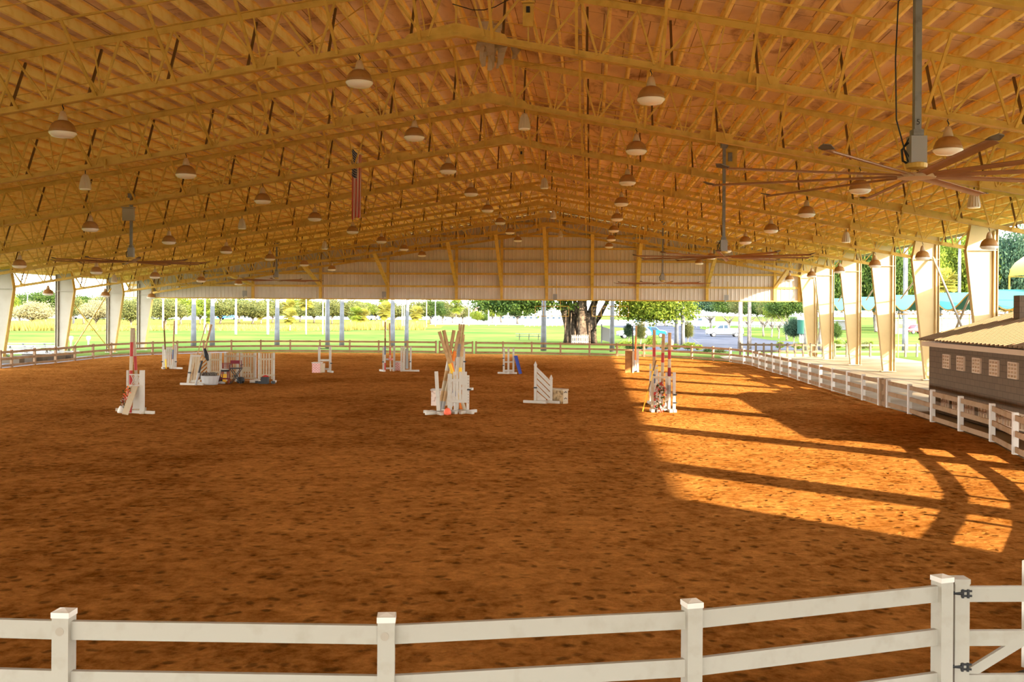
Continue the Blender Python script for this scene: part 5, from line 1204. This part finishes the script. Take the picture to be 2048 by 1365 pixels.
FARC = [(455, 'carblue', 'dark blue car on the road behind the left palms'), (10, 'carsilver', 'pale car on the road at the far left'), (160, 'carwhite', 'white car on the road seen behind the crossed rods'), (740, 'carwhite', 'white car on the far road left of the tall dark poles'), (752, 'carblue', 'blue car on the far road left of the tall dark poles'), (862, 'carwhite', 'white car on the far road above the central pile, left one'), (900, 'carsilver', 'silver car on the far road above the central pile, right one')]
for x, m, lab in FARC: car(G(x, 638+.004*x), 0, 4.6, 1.8, SUV, SUVG, m, lab, (-1.4, 1.4), scale=1.6)
# golf cart shelter / sign panels
# ================================================================ PICNIC TABLES
def picnic(p, rz, L, label, m='metal', sc=1.0):
    r = empty('picnic_table', p, rz, label, 'picnic table', 'metal picnic tables')
    for i in range(3): MB().box((0, -.24+.24*i, .75), (L, .22, .035)).build('table_board', M[m], r)
    for y in (-.70, .70): MB().box((0, y, .45), (L, .26, .035)).build('bench', M[m], r)
    for x in (-L*.36, 0, L*.36) if L > 3 else (-L*.36, L*.36):
        b = MB(); b.bar((x, -.30, .73), (x, .30, .73), .05, .04); b.bar((x, -.05, .72), (x, -.42, 0), .05, .05); b.bar((x, .05, .72), (x, .42, 0), .05, .05); b.bar((x, -.75, .43), (x, .75, .43), .05, .05); b.build('frame', M['darkwood'], r)
    r.scale = (sc,)*3
picnic(G(1058, 680), .1, 3.4, 'green metal picnic table on the lawn left of the banyan tree', 'greenmetal', 1.0)
for (x, y, lab, L, rz) in ((-2, 712, 'grey metal picnic table cut by the left edge, behind the fence', 5.2, .1), (46, 706, 'long metal picnic table behind the left fence, farthest and highest', 4.6, .12), (66, 711, 'metal picnic table behind the left fence, second row', 4.6, .12), (100, 716, 'metal picnic table behind the left fence by the second column', 3.6, .12), (52, 720, 'metal picnic table nearest behind the left fence', 3.8, .12)):
    picnic(G(x, y), rz, L, lab, 'galv')
for i, (x, y, L) in enumerate(((8, 726, 2.2), (47, 723.2, 1.4), (66, 721.6, 1.6), (88, 719, 2.6), (124, 717.5, 1.5))):
    tag(MB().box((0, 0, .17), (L, 1.0, .38), rz=.14).build('landscape_timber_box', M['darkwood'], loc=G(x, y)), 'low dark planter box behind the left fence, %s from the left' % cn[i], 'planter', 'low dark planters behind the left fence')
for i, (x, y) in enumerate(((142, 694), (177, 694))):
    b = MB(); b.lathe([(.10, 0), (.10, .6), (.20, .7), (.20, .95), (.08, 1.0)], n=12); tag(b.build('drinking_post', M['white'], loc=G(x, y), smooth=True), 'white waist high post on the lawn %s of the long crossed rod' % ('left', 'right')[i], 'post', 'white posts on the left lawn')
# ================================================================ OTHER FENCES
def simple_fence(a, c, n, h, rails, name, label, m, cat='fence', w=.14, rh=.16, grp=None):
    fence([a.lerp(c, i/n) for i in range(n+1)], name, label, grp, cat, M[m], h=h, rails=rails, w=w, rsp=h/rails, rh=rh, top=.08)
simple_fence(G(1480, 713.5), G(1622, 714.5), 9, 1.05, 2, 'rail_fence', 'dark weathered two rail fence behind the right bend of the arena fence', 'darkwood', grp='dark weathered rail fences')
simple_fence(G(1622, 714.5), G(1880, 714.5), 11, 1.05, 2, 'rail_fence', 'dark weathered two rail fence on the lawn behind the right columns', 'darkwood', grp='dark weathered rail fences')
simple_fence(G(1050, 653.5), G(1122, 652.8), 8, 1.6, 4, 'paddock_fence', 'white four rail fence at the end of the lawn left of the banyan', 'wallwhite', rh=.2, grp='white paddock fences')
simple_fence(G(1318, 651), G(1424, 657), 12, 1.6, 3, 'paddock_fence', 'white rail fence across the back of the parking lot', 'wallwhite', rh=.2, grp='white paddock fences')
simple_fence(G(1480, 656), G(1640, 658), 16, 1.6, 4, 'paddock_fence', 'white rail fence behind the oaks right of the palms', 'wallwhite', rh=.2, grp='white paddock fences')
pf = G(1203, 686); r = empty('mesh_gate_panel', pf, 0, 'white perforated gate panel leaning open right of the banyan', 'gate')
MB().prism([(0, 0, .3), (1.0, -1.5, .1), (1.0, -1.5, 1.6), (0, 0, 1.9)], (.03, .03, 0)).build('panel', M['wallwhite'], r); MB().tube((0, 0, 0), (0, 0, 2.2), .08, n=8).build('gate_post', M['wallwhite'], r)
b = MB(); b.lathe([(.22, 0), (.24, .3), (.24, .8), (.14, .95), (.02, 1.0)], n=14); tag(b.build('red_barrel', M['coral'], loc=G(1342, 700), smooth=True), 'red barrel shaped marker behind the far fence between the sunlit poles', 'barrel')
# yellow hanging pipe frames
for x0, x1, lab in ((1070.5, 1137.5, 'left'), (1184, 1257, 'right')):
    Yw = 83.6; r = empty('hanging_pipe_frame', W((x0+x1)/2, 634, Yw), 0, 'thin yellow pipe frame hanging below the far gable wall, %s one' % lab, 'frame', 'yellow pipe frames below the wall')
    q = lambda x, y: W(x, y, Yw)-r.location
    for ya, yb_ in ((613, 613), (633, 633)): MB().tube(q(x0, ya), q(x1, ya), .025, n=5).build('frame_rail', M['gold'], r)
    for i in range(5):
        x = x0+(x1-x0)*i/4; MB().tube(q(x, 599 if i in (1, 3) else 613), q(x, 633), .022, n=5).build('frame_bar', M['gold'], r)
# ================================================================ BUILDINGS
def building(x0, x1, yb, yt, name, label, mw, mroof=None, roofpx=0, grp=None, wins=0, depth=8, m2='glass'):
    a, c = G(x0, yb), G(x1, yb); c.y = a.y; hh = W(x0, yt, a.y).z
    r = empty(name, a, 0, label, 'building', grp); w_ = c.x-a.x
    MB().box((w_/2, depth/2, hh/2), (w_, depth, hh)).build('wall', M[mw], r)
    if roofpx:
        rh = roofpx/F*a.y; o = .4
        MB().add([(-o, -o, hh), (w_+o, -o, hh), (w_+o, depth+o, hh), (-o, depth+o, hh), (min(w_/3, rh*1.5), depth/2, hh+rh), (max(w_*2/3, w_-rh*1.5), depth/2, hh+rh)], [(0, 1, 5, 4), (2, 3, 4, 5), (1, 2, 5), (3, 0, 4), (0, 3, 2, 1)]).build('roof', M[mroof], r)
    for i in range(wins):
        x = w_*(i+.5)/wins; MB().box((x, -.03, hh*.55), (w_/wins*.4, .08, hh*.3)).build('window', M[m2], r)
    return r
building(905, 935, 640, 628, 'house', 'white house with red roof beyond the road, left of the tall pale palm', 'wallwhite', 'roofred', 6, 'white buildings beyond the road', 3)
building(944, 962, 638, 622, 'house', 'white building with a big red roof beyond the road, right of the tall pale palm', 'wallwhite', 'roofred', 8, 'white buildings beyond the road', 2)
building(875, 900, 640, 630, 'house', 'small white house beyond the road, farthest left of the red roofs', 'wallwhite', 'roofred', 2, 'white buildings beyond the road', 2)
building(355, 398, 640, 623, 'house', 'white house beyond the road behind the left palms', 'wallwhite', 'galv', 4, 'white buildings beyond the road', 4)
building(10, 44, 642, 632, 'house', 'low pale house beyond the road at the far left', 'wallwhite', 'galv', 3, 'white buildings beyond the road', 3)
building(1000, 1130, 642, 630, 'long_white_building', 'long low white building behind the palms left of the banyan', 'wallwhite', 'galv', 2, 'white buildings beyond the road', 12)
building(486, 505, 642, 628, 'house', 'small white house beyond the road over the jump cluster', 'wallwhite', 'galv', 3, 'white buildings beyond the road', 2)
building(1300, 1318, 645, 634, 'horse_trailer', 'white trailer parked far behind the cars', 'wallwhite', None, 0, 'white trailers', 1, 3)
building(1322, 1346, 645, 636, 'horse_trailer', 'long white trailer parked right of the first one', 'wallwhite', None, 0, 'white trailers', 2, 3)
building(1390, 1425, 646, 634, 'horse_trailer', 'white trailer behind the white rail fence near the pickup', 'wallwhite', None, 0, 'white trailers', 2, 3)
building(1789, 1813, 668, 640, 'shed', 'cream shed with a brown shutter between the third and fourth right columns', 'wallcream', 'wallcream', 1, 'cream sheds', 1, 5, 'brown')
building(1816, 1830, 664, 640, 'shed', 'cream shed hidden behind the grey palm trunk', 'wallcream', 'wallcream', 1, 'cream sheds', 0, 5)
building(1888, 1950, 668, 636, 'shed', 'pale shed with dark doors in the shade above the hut roof', 'wallcream', 'galv', 2, 'cream sheds', 3, 5, 'darkwood')
building(1672, 1700, 660, 642, 'shed', 'pale low building behind the second right column', 'wallwhite', 'galv', 1, 'white buildings beyond the road', 0, 5)
tk = G(1604, 694); r = empty('green_tank', tk, 0, 'dark green raised tank with pale top beside the first right column', 'tank')
s_ = tk.y/F
MB().tube((0, 0, (694-668)*s_), (0, 0, (694-640)*s_), 9.5*s_, n=24).build('tank_body', M['greenmetal'], r)
MB().tube((0, 0, (694-640)*s_), (0, 0, (694-634)*s_), 10*s_, n=24).build('tank_top', M['galv'], r)
for x in (-4, 0, 4): MB().tube((x*s_, 0, 0), (x*s_, 0, 26*s_), .10, n=8).build('leg', M['metal'], r)
# ================================================================ LIGHT, SKY, CAMERA
SAZ, SEL = radians(-45.5), radians(18.0)
sd = Vector((cos(SAZ)*cos(SEL), sin(SAZ)*cos(SEL), sin(SEL)))
sun = bpy.data.lights.new('sun', 'SUN'); sun.energy = SUN_E; sun.angle = radians(.6); sun.color = (1.0, .84, .62)
so = bpy.data.objects.new('sun', sun); COL.objects.link(so); so.rotation_euler = sd.to_track_quat('Z', 'Y').to_euler(); so.location = (30, -30, 40)
wd = bpy.data.worlds.new('sky'); S.world = wd; wd.use_nodes = True; nt = wd.node_tree
bg = nt.nodes['Background']; tc = nt.nodes.new('ShaderNodeTexCoord'); sp_ = nt.nodes.new('ShaderNodeSeparateXYZ'); rp = nt.nodes.new('ShaderNodeValToRGB')
nt.links.new(tc.outputs['Generated'], sp_.inputs[0]); nt.links.new(sp_.outputs[2], rp.inputs[0]); nt.links.new(rp.outputs[0], bg.inputs[0])
rp.color_ramp.elements[0].position = 0.0; rp.color_ramp.elements[0].color = (1.0, .97, .90, 1); rp.color_ramp.elements[1].position = .6; rp.color_ramp.elements[1].color = (.62, .74, .95, 1)
e = rp.color_ramp.elements.new(.18); e.color = (.92, .94, .95, 1)
bg.inputs[1].default_value = SKY_E
cd = bpy.data.cameras.new('camera'); cam = bpy.data.objects.new('camera', cd); COL.objects.link(cam)
cd.sensor_width = 36; cd.sensor_fit = 'HORIZONTAL'; cd.lens = 36*F/2048; cd.shift_y = -(682.5-YH)/2048; cd.clip_end = 3000; cd.clip_start = .1
Rm = Matrix.Rotation(pi/2, 4, 'X') @ Matrix.Rotation(ROLL, 4, 'Z'); cam.matrix_world = Matrix.Translation((0, 0, HC)) @ Rm
S.camera = cam; S.cycles.max_bounces = 12; S.cycles.diffuse_bounces = 8; S.cycles.sample_clamp_indirect = 8
S.view_settings.view_transform = 'Standard'; S.view_settings.look = 'None'; S.view_settings.gamma = 1; S.view_settings.use_curve_mapping = False
S.view_settings.exposure = EXPO
